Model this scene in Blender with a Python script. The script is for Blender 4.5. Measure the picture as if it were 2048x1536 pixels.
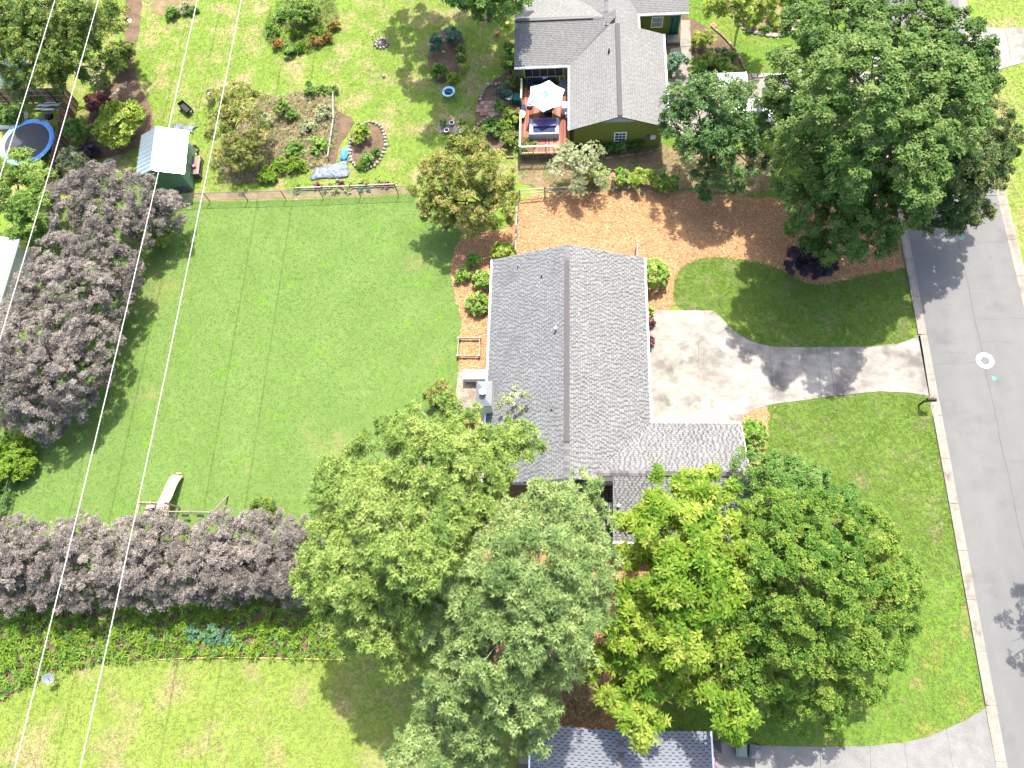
import bpy, math, random
import numpy as np
from mathutils import Matrix, Vector
random.seed(7)
RNG = np.random.default_rng(11)
scene = bpy.context.scene
for o in list(bpy.data.objects):
    bpy.data.objects.remove(o, do_unlink=True)
COL = scene.collection

# ------------------------------------------------------------ camera
F_PX, CAM_H = 1421.0, 49.0          # focal length in pixels of the 2048 px wide photograph, drone height in metres
_d = np.array([116 / F_PX, -517 / F_PX, -1.0]); _d /= np.linalg.norm(_d)
_Z = -_d
_Y = np.array([116 / F_PX, 3904 / F_PX, -1.0]); _Y -= _Z * (_Y @ _Z); _Y /= np.linalg.norm(_Y)
_X = np.cross(_Y, _Z)
CAMM = np.stack([_X, _Y, _Z], 1)
cam_d = bpy.data.cameras.new('drone_camera')
cam = bpy.data.objects.new('drone_camera', cam_d); COL.objects.link(cam)
_R = Matrix(CAMM.T.tolist()).to_4x4()
cam.matrix_world = Matrix.Translation((0, 0, CAM_H)) @ _R
cam_d.sensor_width = 36.0
cam_d.lens = 36.0 * F_PX / 2048.0
cam_d.clip_start = 0.5; cam_d.clip_end = 900
scene.camera = cam

# ------------------------------------------------------------ sky, sun, exposure
SUN_EL = math.radians(60); SUN_AZ = math.radians(11)     # azimuth from +Y towards +X
w = bpy.data.worlds.new('World'); scene.world = w; w.use_nodes = True
nt = w.node_tree; nt.nodes.clear()
sky = nt.nodes.new('ShaderNodeTexSky'); sky.sky_type = 'NISHITA'; sky.sun_disc = False
sky.sun_elevation = SUN_EL; sky.sun_rotation = SUN_AZ; sky.altitude = 300; sky.air_density = 0.8; sky.dust_density = 3.5; sky.ozone_density = 0.4
bg = nt.nodes.new('ShaderNodeBackground'); bg.inputs['Strength'].default_value = 0.15
wo = nt.nodes.new('ShaderNodeOutputWorld')
nt.links.new(sky.outputs[0], bg.inputs[0]); nt.links.new(bg.outputs[0], wo.inputs[0])
sd = bpy.data.lights.new('sun', 'SUN'); sd.energy = 3.1; sd.angle = math.radians(0.55); sd.color = (1.0, 0.955, 0.88)
sun = bpy.data.objects.new('sun', sd); COL.objects.link(sun)
_s = Vector((math.sin(SUN_AZ) * math.cos(SUN_EL), math.cos(SUN_AZ) * math.cos(SUN_EL), math.sin(SUN_EL)))
sun.rotation_euler = _s.to_track_quat('Z', 'Y').to_euler(); sun.location = (20, 60, 80)
vs = scene.view_settings
scene.display_settings.display_device = 'sRGB'
vs.view_transform = 'Standard'; vs.look = 'None'; vs.gamma = 1.0; vs.use_curve_mapping = False
vs.exposure = 1.95
scene.render.engine = 'CYCLES'
scene.cycles.max_bounces = 6; scene.cycles.transparent_max_bounces = 6

# ------------------------------------------------------------ helpers
def G(px, py, z=0.0):
    """point of the place at height z that stands at photograph pixel (px, py)"""
    r = CAMM.T @ np.array([(px - 1024) / F_PX, -(py - 768) / F_PX, -1.0])
    t = (z - CAM_H) / r[2]
    return np.array([r[0] * t, r[1] * t, z])
def GP(pts, z=0.0):
    return [tuple(G(x, y, z)[:2]) for x, y in pts]

def tag(o, label=None, cat=None, group=None, kind=None):
    if label: o['label'] = label
    if cat: o['category'] = cat
    if group: o['group'] = group
    if kind: o['kind'] = kind
    return o
def thing(name, label, cat, loc=(0, 0, 0), rotz=0.0, group=None):
    o = bpy.data.objects.new(name, None); COL.objects.link(o)
    o.empty_display_size = 0.2
    o.location = tuple(float(v) for v in loc); o.rotation_euler = (0, 0, rotz)
    return tag(o, label, cat, group)
def structure(name, loc=(0, 0, 0)):
    o = bpy.data.objects.new(name, None); COL.objects.link(o); o.location = loc
    o['kind'] = 'structure'; return o
def copy_tree(o, parent=None):
    c = o.copy(); COL.objects.link(c)
    if parent: c.parent = parent
    for ch in list(o.children):
        copy_tree(ch, c)
    return c
def link_mesh(name, me, mat, parent=None):
    if mat is not None: me.materials.append(mat)
    o = bpy.data.objects.new(name, me); COL.objects.link(o)
    if parent: o.parent = parent
    return o

class MB:
    """collects faces; build() links them as one mesh object"""
    def __init__(s, org=(0, 0, 0)):
        s.v, s.f, s.a, s.org = [], [], [], np.array(org, float)
    def add(s, vs_, fs, var=0.5):
        b = len(s.v); s.v.extend([tuple(map(float, q)) for q in vs_])
        for f in fs:
            s.f.append(tuple(b + i for i in f)); s.a.append(var)
        return s
    def box(s, c, d, rz=0.0, var=0.5, taper=1.0):
        x, y, z = [q / 2 for q in d]; cs, sn = math.cos(rz), math.sin(rz); vs_ = []
        for k, zz in ((1.0, -z), (taper, z)):
            for ax, ay in ((-x, -y), (x, -y), (x, y), (-x, y)):
                ax *= k; ay *= k
                vs_.append((c[0] + ax * cs - ay * sn, c[1] + ax * sn + ay * cs, c[2] + zz))
        return s.add(vs_, [(3, 2, 1, 0), (4, 5, 6, 7), (0, 1, 5, 4), (1, 2, 6, 5), (2, 3, 7, 6), (3, 0, 4, 7)], var)
    def bbox(s, c, d, rz=0.0, bev=0.02, var=0.5):
        """box with chamfered top edges"""
        x, y, z = [q / 2 for q in d]; cs, sn = math.cos(rz), math.sin(rz); vs_ = []
        for k, zz in ((0, -z), (0, z - bev), (bev, z)):
            for ax, ay in ((-x + k, -y + k), (x - k, -y + k), (x - k, y - k), (-x + k, y - k)):
                vs_.append((c[0] + ax * cs - ay * sn, c[1] + ax * sn + ay * cs, c[2] + zz))
        fs = [(3, 2, 1, 0), (8, 9, 10, 11)]
        for b in (0, 4):
            for i in range(4):
                j = (i + 1) % 4; fs.append((b + i, b + j, b + 4 + j, b + 4 + i))
        return s.add(vs_, fs, var)
    def prism(s, pts, z0, z1, var=0.5):
        a = sum(pts[i][0] * pts[(i + 1) % len(pts)][1] - pts[(i + 1) % len(pts)][0] * pts[i][1] for i in range(len(pts)))
        if a < 0: pts = pts[::-1]
        n = len(pts); vs_ = [(p[0], p[1], z0) for p in pts] + [(p[0], p[1], z1) for p in pts]
        return s.add(vs_, [tuple(range(n, 2 * n))] + [(i, (i + 1) % n, n + (i + 1) % n, n + i) for i in range(n)], var)
    def sheet(s, pts, z, var=0.5):
        a = sum(pts[i][0] * pts[(i + 1) % len(pts)][1] - pts[(i + 1) % len(pts)][0] * pts[i][1] for i in range(len(pts)))
        if a < 0: pts = pts[::-1]
        return s.add([(p[0], p[1], z) for p in pts], [tuple(range(len(pts)))], var)
    def tube(s, path, radii, n=6, var=0.5, caps=True):
        path = [np.array(p, float) for p in path]
        if not hasattr(radii, '__len__'): radii = [radii] * len(path)
        rings = []; prev = None
        for i, p in enumerate(path):
            t = path[min(i + 1, len(path) - 1)] - path[max(i - 1, 0)]
            t = t / (np.linalg.norm(t) + 1e-9)
            u = prev - t * (prev @ t) if prev is not None else np.cross(t, (0, 0, 1) if abs(t[2]) < .9 else (1, 0, 0))
            u /= np.linalg.norm(u) + 1e-9; prev = u; v = np.cross(t, u)
            rings.append([p + radii[i] * (math.cos(q) * u + math.sin(q) * v) for q in [2 * math.pi * k / n for k in range(n)]])
        vs_ = [q for r in rings for q in r]; fs = []
        for i in range(len(path) - 1):
            for k in range(n):
                fs.append((i * n + k, i * n + (k + 1) % n, (i + 1) * n + (k + 1) % n, (i + 1) * n + k))
        if caps:
            fs.append(tuple(range(n - 1, -1, -1))); fs.append(tuple((len(path) - 1) * n + k for k in range(n)))
        return s.add(vs_, fs, var)
    def lathe(s, c, prof, n=16, var=0.5, top=True, bottom=True, sx=1.0, sy=1.0):
        vs_ = [(c[0] + sx * r * math.cos(2 * math.pi * k / n), c[1] + sy * r * math.sin(2 * math.pi * k / n), c[2] + z) for r, z in prof for k in range(n)]
        fs = []
        for i in range(len(prof) - 1):
            for k in range(n):
                fs.append((i * n + k, i * n + (k + 1) % n, (i + 1) * n + (k + 1) % n, (i + 1) * n + k))
        if bottom: fs.append(tuple(range(n - 1, -1, -1)))
        if top: fs.append(tuple((len(prof) - 1) * n + k for k in range(n)))
        return s.add(vs_, fs, var)
    def ring(s, c, r0, r1, z0, z1, n=32, var=0.5):
        """flat ring with rectangular section"""
        vs_ = []
        for r, z in ((r0, z0), (r1, z0), (r1, z1), (r0, z1)):
            vs_ += [(c[0] + r * math.cos(2 * math.pi * k / n), c[1] + r * math.sin(2 * math.pi * k / n), c[2] + z) for k in range(n)]
        fs = []
        for a in range(4):
            b = (a + 1) % 4
            for k in range(n):
                fs.append((a * n + k, a * n + (k + 1) % n, b * n + (k + 1) % n, b * n + k))
        return s.add(vs_, fs, var)
    def rock(s, c, d, var=0.5, seed=None):
        r = random.Random(seed if seed is not None else random.random()); rz = r.uniform(0, 6.28); vs_ = []
        for zz, k in ((-.5, .85), (.1, 1.0), (.5, .62)):
            for i in range(6):
                a = rz + i * math.pi / 3 + r.uniform(-.2, .2); q = k * r.uniform(.85, 1.1) / 2
                vs_.append((c[0] + d[0] * q * math.cos(a), c[1] + d[1] * q * math.sin(a), c[2] + d[2] * (zz + r.uniform(-.06, .06))))
        fs = [(5, 4, 3, 2, 1, 0), (12, 13, 14, 15, 16, 17)]
        for b in (0, 6):
            for i in range(6):
                fs.append((b + i, b + (i + 1) % 6, b + 6 + (i + 1) % 6, b + 6 + i))
        return s.add(vs_, fs, var)
    def build(s, name, mat, parent=None, smooth=False, attr=False):
        me = bpy.data.meshes.new(name)
        vv = np.array(s.v) - s.org
        me.from_pydata(vv.tolist(), [], s.f)
        if attr:
            at = me.attributes.new('var', 'FLOAT', 'FACE'); at.data.foreach_set('value', np.array(s.a, dtype=np.float32))
        if smooth: me.polygons.foreach_set('use_smooth', [True] * len(me.polygons))
        me.update()
        return link_mesh(name, me, mat, parent)

def quads_mesh(name, V, var, mat, parent=None, nv=4):
    """V: (n*nv,3) array, nv corners per face; var: per-face value"""
    n = len(V) // nv
    me = bpy.data.meshes.new(name)
    me.vertices.add(len(V)); me.vertices.foreach_set('co', V.astype(np.float32).ravel())
    me.loops.add(len(V)); me.loops.foreach_set('vertex_index', np.arange(len(V), dtype=np.int32))
    me.polygons.add(n); me.polygons.foreach_set('loop_start', np.arange(0, len(V), nv, dtype=np.int32))
    me.polygons.foreach_set('loop_total', np.full(n, nv, dtype=np.int32))
    at = me.attributes.new('var', 'FLOAT', 'FACE'); at.data.foreach_set('value', var.astype(np.float32))
    me.update(calc_edges=True)
    return link_mesh(name, me, mat, parent)

# ------------------------------------------------------------ materials
def new_mat(name):
    m = bpy.data.materials.new(name); m.use_nodes = True
    n = m.node_tree; n.nodes.clear()
    out = n.nodes.new('ShaderNodeOutputMaterial')
    return m, n, out
def ramp(n, stops):
    r = n.nodes.new('ShaderNodeValToRGB'); e = r.color_ramp.elements
    while len(e) < len(stops): e.new(0.5)
    for k, (p, c) in zip(e, stops): k.position = p; k.color = (*c, 1)
    return r
def mathn(n, op, a, b):
    m = n.nodes.new('ShaderNodeMath'); m.operation = op
    for i, q in enumerate((a, b)):
        if isinstance(q, (int, float)): m.inputs[i].default_value = q
        else: n.links.new(q, m.inputs[i])
    return m.outputs[0]
def noise(n, scale, detail=3.0, rough=0.55, stretch=(1, 1, 1), rot=0.0):
    g = n.nodes.new('ShaderNodeNewGeometry'); mp = n.nodes.new('ShaderNodeMapping')
    mp.inputs['Scale'].default_value = stretch; mp.inputs['Rotation'].default_value = (0, 0, rot)
    n.links.new(g.outputs['Position'], mp.inputs['Vector'])
    t = n.nodes.new('ShaderNodeTexNoise'); t.inputs['Scale'].default_value = scale
    t.inputs['Detail'].default_value = detail; t.inputs['Roughness'].default_value = rough
    n.links.new(mp.outputs[0], t.inputs['Vector']); return t.outputs[0]
def surf(name, stops, noises, rough=0.9, bump=None, metallic=0.0, spec=0.3, patch=None, attr=0.0, coat=0.0):
    """noise-driven colour ramp.  noises: (scale, weight, stretch, rot).  patch: (colour, scale, lo, hi)."""
    m, n, out = new_mat(name)
    p = n.nodes.new('ShaderNodeBsdfPrincipled')
    fac = None; tot = sum(q[1] for q in noises) + attr
    for q in noises:
        t = noise(n, q[0], 4.0, 0.6, q[2] if len(q) > 2 else (1, 1, 1), q[3] if len(q) > 3 else 0)
        t = mathn(n, 'MULTIPLY', t, q[1] / tot)
        fac = t if fac is None else mathn(n, 'ADD', fac, t)
    if attr:
        an = n.nodes.new('ShaderNodeAttribute'); an.attribute_name = 'var'
        t = mathn(n, 'MULTIPLY', an.outputs['Fac'], attr / tot)
        fac = t if fac is None else mathn(n, 'ADD', fac, t)
    r = ramp(n, stops); n.links.new(fac, r.inputs[0]); c = r.outputs[0]
    for pt in (patch or []):
        pn = noise(n, pt[1], 4.0, 0.65)
        mr = n.nodes.new('ShaderNodeMapRange'); mr.inputs[1].default_value = pt[2]; mr.inputs[2].default_value = pt[3]
        n.links.new(pn, mr.inputs[0])
        mx = n.nodes.new('ShaderNodeMix'); mx.data_type = 'RGBA'
        n.links.new(mr.outputs[0], mx.inputs[0]); n.links.new(c, mx.inputs[6]); mx.inputs[7].default_value = (*pt[0], 1)
        c = mx.outputs[2]
    n.links.new(c, p.inputs['Base Color'])
    p.inputs['Roughness'].default_value = rough; p.inputs['Metallic'].default_value = metallic
    p.inputs['Specular IOR Level'].default_value = spec
    if coat: p.inputs['Coat Weight'].default_value = coat
    if bump:
        b = n.nodes.new('ShaderNodeBump'); b.inputs['Strength'].default_value = bump[1]; b.inputs['Distance'].default_value = bump[2]
        n.links.new(noise(n, bump[0], 3.0, 0.6), b.inputs['Height']); n.links.new(b.outputs[0], p.inputs['Normal'])
    n.links.new(p.outputs[0], out.inputs[0]); return m
def plain(name, c, rough=0.6, var=0.15, scale=6.0, metallic=0.0, spec=0.4, coat=0.0):
    lo = tuple(max(0, q * (1 - var)) for q in c); hi = tuple(min(1, q * (1 + var)) for q in c)
    return surf(name, [(0.3, lo), (0.7, hi)], [(scale, 1.0)], rough, None, metallic, spec, coat=coat)
def leafm(name, dark, mid, light, transl=0.3, rough=0.65, spec=0.12, patch=None):
    m, n, out = new_mat(name)
    a = n.nodes.new('ShaderNodeAttribute'); a.attribute_name = 'var'
    r = ramp(n, [(0.12, dark), (0.5, mid), (0.88, light)])
    n.links.new(a.outputs['Fac'], r.inputs[0]); col = r.outputs[0]
    for pt in (patch or []):
        mr = n.nodes.new('ShaderNodeMapRange'); mr.inputs[1].default_value = pt[2]; mr.inputs[2].default_value = pt[3]
        n.links.new(noise(n, pt[1], 4.0, 0.65), mr.inputs[0])
        mm = n.nodes.new('ShaderNodeMix'); mm.data_type = 'RGBA'
        n.links.new(mr.outputs[0], mm.inputs[0]); n.links.new(col, mm.inputs[6]); mm.inputs[7].default_value = (*pt[0], 1); col = mm.outputs[2]
    p = n.nodes.new('ShaderNodeBsdfPrincipled'); p.inputs['Roughness'].default_value = rough
    p.inputs['Specular IOR Level'].default_value = spec
    n.links.new(col, p.inputs['Base Color'])
    t = n.nodes.new('ShaderNodeBsdfTranslucent')
    hs = n.nodes.new('ShaderNodeHueSaturation'); hs.inputs['Value'].default_value = 1.3; hs.inputs['Hue'].default_value = 0.485
    n.links.new(col, hs.inputs['Color']); n.links.new(hs.outputs[0], t.inputs['Color'])
    mx = n.nodes.new('ShaderNodeMixShader'); mx.inputs[0].default_value = transl
    n.links.new(p.outputs[0], mx.inputs[1]); n.links.new(t.outputs[0], mx.inputs[2]); n.links.new(mx.outputs[0], out.inputs[0])
    return m

M = {}
def lawn_mat(name, d, m_, l, patches, sc=1.0):
    M[name] = surf(name, [(0.30, d), (0.5, m_), (0.70, l)], [(9 * sc, .40, (1, 2.2, 1), .5), (2.2, .30), (0.35, .30)], .95, (16, .8, .06), spec=.1, patch=patches)
PATCH = {'back': [((.096, .190, .018), .55, .58, .74), ((.19, .165, .07), .13, .60, .80)], 'garden': [((.25, .205, .10), .42, .47, .68), ((.085, .150, .018), .9, .58, .75)], 'far': [((.235, .190, .095), .33, .50, .72), ((.10, .165, .02), .8, .58, .74)], 'front': [((.165, .155, .07), .6, .52, .76)], 'corner': [((.26, .195, .10), .5, .56, .74), ((.14, .17, .03), .25, .5, .7)]}
lawn_mat('lawn_back', (0.067, 0.116, 0.023), (0.096, 0.153, 0.036), (0.135, 0.196, 0.059), PATCH['back'])
lawn_mat('lawn_garden', (0.077, 0.123, 0.017), (0.123, 0.185, 0.027), (0.175, 0.235, 0.050), PATCH['garden'])
lawn_mat('lawn_far', (0.101, 0.140, 0.020), (0.151, 0.203, 0.035), (0.203, 0.252, 0.059), PATCH['far'])
lawn_mat('lawn_front', (0.061, 0.102, 0.016), (0.093, 0.149, 0.022), (0.145, 0.196, 0.051), PATCH['front'])
lawn_mat('lawn_corner', (0.061, 0.114, 0.013), (0.096, 0.166, 0.021), (0.139, 0.206, 0.043), PATCH['corner'])
M['straw'] = surf('pine_straw', [(.30, (0.159, 0.078, 0.034)), (.48, (0.275, 0.155, 0.074)), (.68, (0.377, 0.230, 0.121))], [(13, .5, (1, 2.6, 1), .7), (9, .25, (2.4, 1, 1), .2), (.7, .25)], .95, (20, .6, .04), spec=.1)
M['soil'] = surf('garden_soil', [(.3, (.06, .04, .027)), (.5, (.115, .077, .05)), (.7, (.18, .13, .088))], [(10, .5), (1.2, .5)], .95, (14, .8, .06), spec=.1)
M['hay'] = surf('dry_straw', [(.3, (.10, .07, .036)), (.5, (.185, .138, .075)), (.7, (.27, .215, .13))], [(9, .5, (1, 2.4, 1), .9), (1.0, .5)], .95, (14, .9, .08), spec=.1, patch=[((.085, .12, .03), .9, .52, .66)])
M['asphalt'] = surf('aged_asphalt', [(.3, (.102, .101, .096)), (.5, (.122, .121, .115)), (.7, (.146, .144, .137))], [(30, .35), (.9, .25), (.15, .40, (3, .4, 1))], .9, (60, .3, .01), spec=.15, patch=[((.098, .097, .093), .35, .55, .75), ((.07, .07, .068), 1.1, .70, .78)])
M['crack'] = plain('tar_crack', (.06, .06, .06), .8)
M['concrete'] = surf('driveway_concrete', [(.32, (0.125, 0.113, 0.094)), (.47, (0.202, 0.184, 0.156)), (.62, (0.288, 0.266, 0.228))], [(18, .2), (1.3, .4, (1, 1.8, 1), .5), (.30, .40)], .9, (30, .25, .01), spec=.2, patch=[((0.109, 0.102, 0.090), .38, .50, .66), ((0.192, 0.128, 0.075), .8, .68, .76)])
M['concrete2'] = surf('weathered_concrete', [(.30, (.10, .098, .092)), (.5, (.155, .15, .14)), (.7, (.22, .215, .20))], [(14, .4), (1.5, .3), (.3, .3)], .9, (30, .25, .01), spec=.2)
M['kerb'] = surf('kerb_concrete', [(.3, (0.154, 0.133, 0.106)), (.5, (0.207, 0.183, 0.150)), (.7, (0.265, 0.239, 0.201))], [(12, .4), (1.5, .6)], .9, (30, .25, .01), spec=.2, patch=[((.11, .095, .075), .7, .54, .72)])
M['shingle'] = surf('grey_shingle', [(.10, (0.045, 0.045, 0.045)), (.45, (0.121, 0.120, 0.116)), (.9, (0.196, 0.197, 0.190))], [(25, .15), (.5, .2)], .85, (40, .3, .01), spec=.3, attr=.65)
M['shingle_left'] = surf('stained_shaded_shingle', [(.10, (0.047, 0.049, 0.051)), (.45, (0.103, 0.105, 0.106)), (.9, (0.168, 0.171, 0.172))], [(25, .12), (.45, .35, (1.6, .7, 1))], .85, (40, .3, .01), spec=.3, attr=.65, patch=[((0.069, 0.072, 0.075), .33, .56, .80)])  # left slope: algae stains plus a shaded-side tone put into the colour
M['shingle_n'] = surf('pale_shingle', [(.15, (0.095, 0.095, 0.089)), (.5, (0.141, 0.139, 0.130)), (.85, (0.185, 0.183, 0.172))], [(20, .15), (.6, .35, (1, .4, 1))], .85, (40, .3, .01), spec=.3, attr=.5)
M['shingle_b'] = surf('blue_grey_shingle', [(.15, (.025, .028, .035)), (.45, (.115, .122, .138)), (.85, (.165, .173, .192))], [(20, .15), (.6, .15)], .85, (40, .3, .01), spec=.3, attr=.7)
M['cap'] = surf('ridge_cap_shingle', [(.2, (0.066, 0.061, 0.061)), (.8, (0.140, 0.132, 0.133))], [(20, .3)], .85, spec=.3, attr=.7)
M['shadow_underlay'] = plain('roof_shadow_underlay', (.07, .07, .07), .9, .1)  # roof deck; its dark colour doubles as shadow lines between shingle courses
M['white'] = plain('white_paint', (.78, .78, .77), .5, .05)
M['cream'] = plain('cream_siding', (.52, .50, .42), .6, .08)
M['olive'] = surf('olive_siding', [(.3, (.13, .15, .025)), (.7, (.18, .20, .04))], [(1.2, .6, (8, 8, 1)), (9, .4)], .7, spec=.3)
M['sage'] = plain('sage_rail_paint', (.36, .41, .25), .6, .1)
M['glass'] = plain('window_glass', (.03, .035, .04), .08, .1, spec=.8)
M['glass_pale'] = plain('blind_glass', (.30, .33, .35), .2, .2, scale=9, spec=.6)
M['black'] = plain('black_paint', (.012, .012, .013), .45, .2)
M['rubber'] = plain('rubber', (.02, .02, .02), .8, .2)
M['bark'] = surf('bark', [(.3, (.07, .05, .035)), (.7, (.17, .13, .10))], [(9, 1, (1, 1, .3))], .9, (12, .8, .03), spec=.1)
M['bark_pale'] = surf('pale_bark', [(.3, (.17, .14, .12)), (.7, (.36, .32, .29))], [(9, 1, (1, 1, .3))], .9, (12, .8, .03), spec=.1)
M['wood'] = surf('weathered_wood', [(.3, (0.165, 0.135, 0.105)), (.7, (0.315, 0.277, 0.225))], [(8, .4, (6, 1, 1)), (3, .3)], .85, spec=.2, attr=.3)
M['fence'] = surf('fence_wood', [(.25, (0.080, 0.044, 0.024)), (.5, (0.160, 0.096, 0.052)), (.75, (0.264, 0.184, 0.120))], [(9, .5, (5, 5, .6))], .85, spec=.2, attr=.5)
M['deck'] = surf('red_deck_wood', [(.25, (0.160, 0.052, 0.032)), (.5, (0.232, 0.092, 0.060)), (.8, (0.304, 0.152, 0.108))], [(7, .3, (6, 1, 1))], .8, spec=.2, attr=.7)
M['deck_brown'] = surf('brown_deck_wood', [(.25, (0.105, 0.079, 0.060)), (.75, (0.232, 0.188, 0.150))], [(7, .3, (1, 6, 1))], .8, spec=.2, attr=.7)
M['brick'] = surf('edging_brick', [(.2, (0.166, 0.086, 0.065)), (.5, (0.238, 0.144, 0.108)), (.8, (0.302, 0.216, 0.173))], [(20, .4)], .9, spec=.2, attr=.6)
M['stone'] = surf('garden_stone', [(.2, (0.184, 0.150, 0.122)), (.5, (0.258, 0.224, 0.190)), (.8, (0.326, 0.299, 0.265))], [(15, .5)], .9, spec=.2, attr=.5)
M['wire'] = plain('aluminium_wire', (.42, .40, .37), .5, .08, metallic=.2)
M['steel'] = plain('dark_steel', (.09, .095, .09), .5, .2, metallic=.5)
M['galv'] = plain('galvanised_steel', (.40, .41, .42), .4, .15, metallic=.8)
M['roofmetal'] = plain('galvalume_roof', (.52, .60, .62), .30, .06, scale=2, metallic=.85, spec=.6)
M['shedgreen'] = plain('green_shed_siding', (.13, .24, .14), .6, .12)
M['blue_pad'] = surf('blue_vinyl', [(.3, (.06, .20, .50)), (.7, (.10, .28, .62))], [(3, 1)], .45, spec=.4)
M['cyan_pad'] = surf('light_blue_vinyl', [(.3, (.20, .46, .62)), (.7, (.30, .58, .70))], [(3, 1)], .45, spec=.4)
M['mat_black'] = plain('trampoline_net', (.035, .036, .042), .75, .15, scale=2)
M['umbrella'] = surf('parasol_cloth', [(.46, (.62, .64, .64)), (.53, (.58, .64, .65)), (.57, (.16, .42, .50))], [(.8, 1)], .75, spec=.2)
M['tub'] = plain('hot_tub_cover', (.055, .045, .14), .55, .15)
M['tub_rim'] = plain('hot_tub_rim', (.25, .29, .38), .5, .1)
M['navy'] = plain('navy_fabric', (.014, .022, .07), .85, .25)
M['teal'] = plain('teal_plastic', (.01, .10, .08), .5, .2)
M['yellow'] = plain('yellow_plastic', (.72, .55, .10), .45, .08)
M['slide'] = plain('faded_yellow_plastic', (.58, .48, .24), .40, .07, scale=2)
M['terracotta'] = plain('terracotta', (.42, .17, .09), .8, .15)
M['red'] = plain('red_plastic', (.50, .03, .03), .5, .1)
M['pink'] = plain('pink_plastic', (.62, .16, .48), .5, .06)
M['tarp_blue'] = surf('blue_tarp', [(.35, (.03, .17, .48)), (.6, (.10, .34, .66)), (.75, (.45, .60, .72))], [(5, 1)], .45, spec=.4)
M['tarp_grey'] = surf('grey_tarp', [(.3, (.05, .06, .075)), (.7, (.17, .20, .235))], [(2.5, 1)], .5, (4, .8, .2), spec=.4)
M['bin_green'] = plain('green_bin_plastic', (.10, .14, .13), .5, .12)
M['bin_black'] = plain('black_bin_plastic', (.05, .055, .065), .45, .12)
M['car_white'] = plain('white_car_paint', (.74, .75, .76), .25, .03, spec=.5, coat=.6)
M['car_silver'] = plain('silver_car_paint', (.42, .44, .46), .3, .05, metallic=.4, coat=.5)
M['lamp_red'] = plain('tail_lamp', (.35, .02, .02), .3, .1)
M['lamp_white'] = plain('head_lamp', (.7, .7, .7), .15, .05)
M['gutterblue'] = plain('blue_grey_gable_board', (.26, .32, .38), .6, .1)
M['hose'] = plain('yellow_hose', (.62, .45, .12), .6, .1)
M['rug'] = surf('grey_outdoor_rug', [(.3, (.12, .12, .13)), (.7, (.32, .32, .32))], [(5, 1, (1, 5, 1), .5)], .95, spec=.1)
M['paintmark'] = plain('faded_teal_paint', (.09, .19, .17), .85, .25)
M['pale_roof'] = surf('pale_roof_shingle', [(.2, (.20, .23, .26)), (.8, (.34, .36, .38))], [(3, .4)], .5, spec=.5, attr=.6)
M['dish'] = plain('grey_dish_paint', (.23, .25, .27), .5, .06)
M['cover'] = plain('pale_cover_fabric', (.62, .60, .56), .8, .06)
M['grey_box'] = plain('grey_metal', (.085, .093, .105), .5, .1)

LF = {}
LF['oak'] = leafm('oak_leaf', (0.035, 0.085, 0.015), (0.083, 0.152, 0.031), (0.189, 0.247, 0.073), .28)
LF['dogwood'] = leafm('olive_tip_leaf', (0.027, 0.063, 0.018), (0.063, 0.108, 0.030), (0.203, 0.203, 0.068), .25)
LF['shade'] = leafm('glossy_dark_leaf', (0.031, 0.078, 0.020), (0.078, 0.152, 0.042), (0.179, 0.240, 0.074), .28, .45)
LF['crape'] = leafm('crape_leaf', (0.057, 0.084, 0.014), (0.151, 0.185, 0.037), (0.392, 0.320, 0.106), .3)
LF['pine'] = leafm('pine_needle', (0.095, 0.163, 0.037), (0.193, 0.276, 0.060), (0.327, 0.394, 0.110), .2)
LF['pine2'] = leafm('pale_pine_needle', (0.096, 0.160, 0.048), (0.189, 0.264, 0.083), (0.314, 0.386, 0.141), .2)
LF['hickory'] = leafm('yellow_green_leaf', (0.057, 0.140, 0.013), (0.153, 0.248, 0.024), (0.306, 0.351, 0.063), .42)
LF['maple'] = leafm('fine_green_leaf', (0.040, 0.107, 0.014), (0.105, 0.184, 0.025), (0.215, 0.266, 0.047), .3)
LF['maple2'] = leafm('fresh_green_leaf', (0.040, 0.106, 0.017), (0.092, 0.180, 0.036), (0.163, 0.242, 0.063), .3)
LF['purple'] = leafm('purple_leaf', (0.066, 0.057, 0.052), (0.157, 0.135, 0.117), (0.285, 0.249, 0.207), .15, .7)
LF['darkpurple'] = leafm('dark_purple_leaf', (0.022, 0.016, 0.025), (0.043, 0.031, 0.043), (0.081, 0.061, 0.076), .15)
LF['wine'] = leafm('wine_leaf', (0.052, 0.016, 0.021), (0.111, 0.039, 0.042), (0.221, 0.098, 0.085), .2)
LF['ever'] = leafm('evergreen_leaf', (0.032, 0.071, 0.014), (0.087, 0.146, 0.026), (0.218, 0.238, 0.051), .2)
LF['thuja'] = leafm('bright_evergreen_leaf', (0.045, 0.105, 0.018), (0.112, 0.202, 0.033), (0.240, 0.307, 0.067), .25)
LF['blue'] = leafm('blue_spruce_needle', (0.056, 0.098, 0.119), (0.126, 0.189, 0.210), (0.238, 0.308, 0.322), .15)
LF['shrub'] = leafm('light_shrub_leaf', (0.055, 0.134, 0.017), (0.165, 0.282, 0.043), (0.337, 0.431, 0.105), .3)
LF['lime'] = leafm('lime_leaf', (0.095, 0.176, 0.020), (0.230, 0.317, 0.041), (0.432, 0.459, 0.121), .32)
LF['green'] = leafm('garden_leaf', (0.040, 0.104, 0.019), (0.104, 0.208, 0.038), (0.208, 0.304, 0.072), .3)
LF['teal'] = leafm('blue_green_leaf', (0.030, 0.083, 0.053), (0.068, 0.150, 0.090), (0.143, 0.240, 0.143), .25)
LF['fern'] = leafm('fern_leaf', (0.058, 0.127, 0.011), (0.132, 0.229, 0.020), (0.223, 0.303, 0.044), .35)
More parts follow.
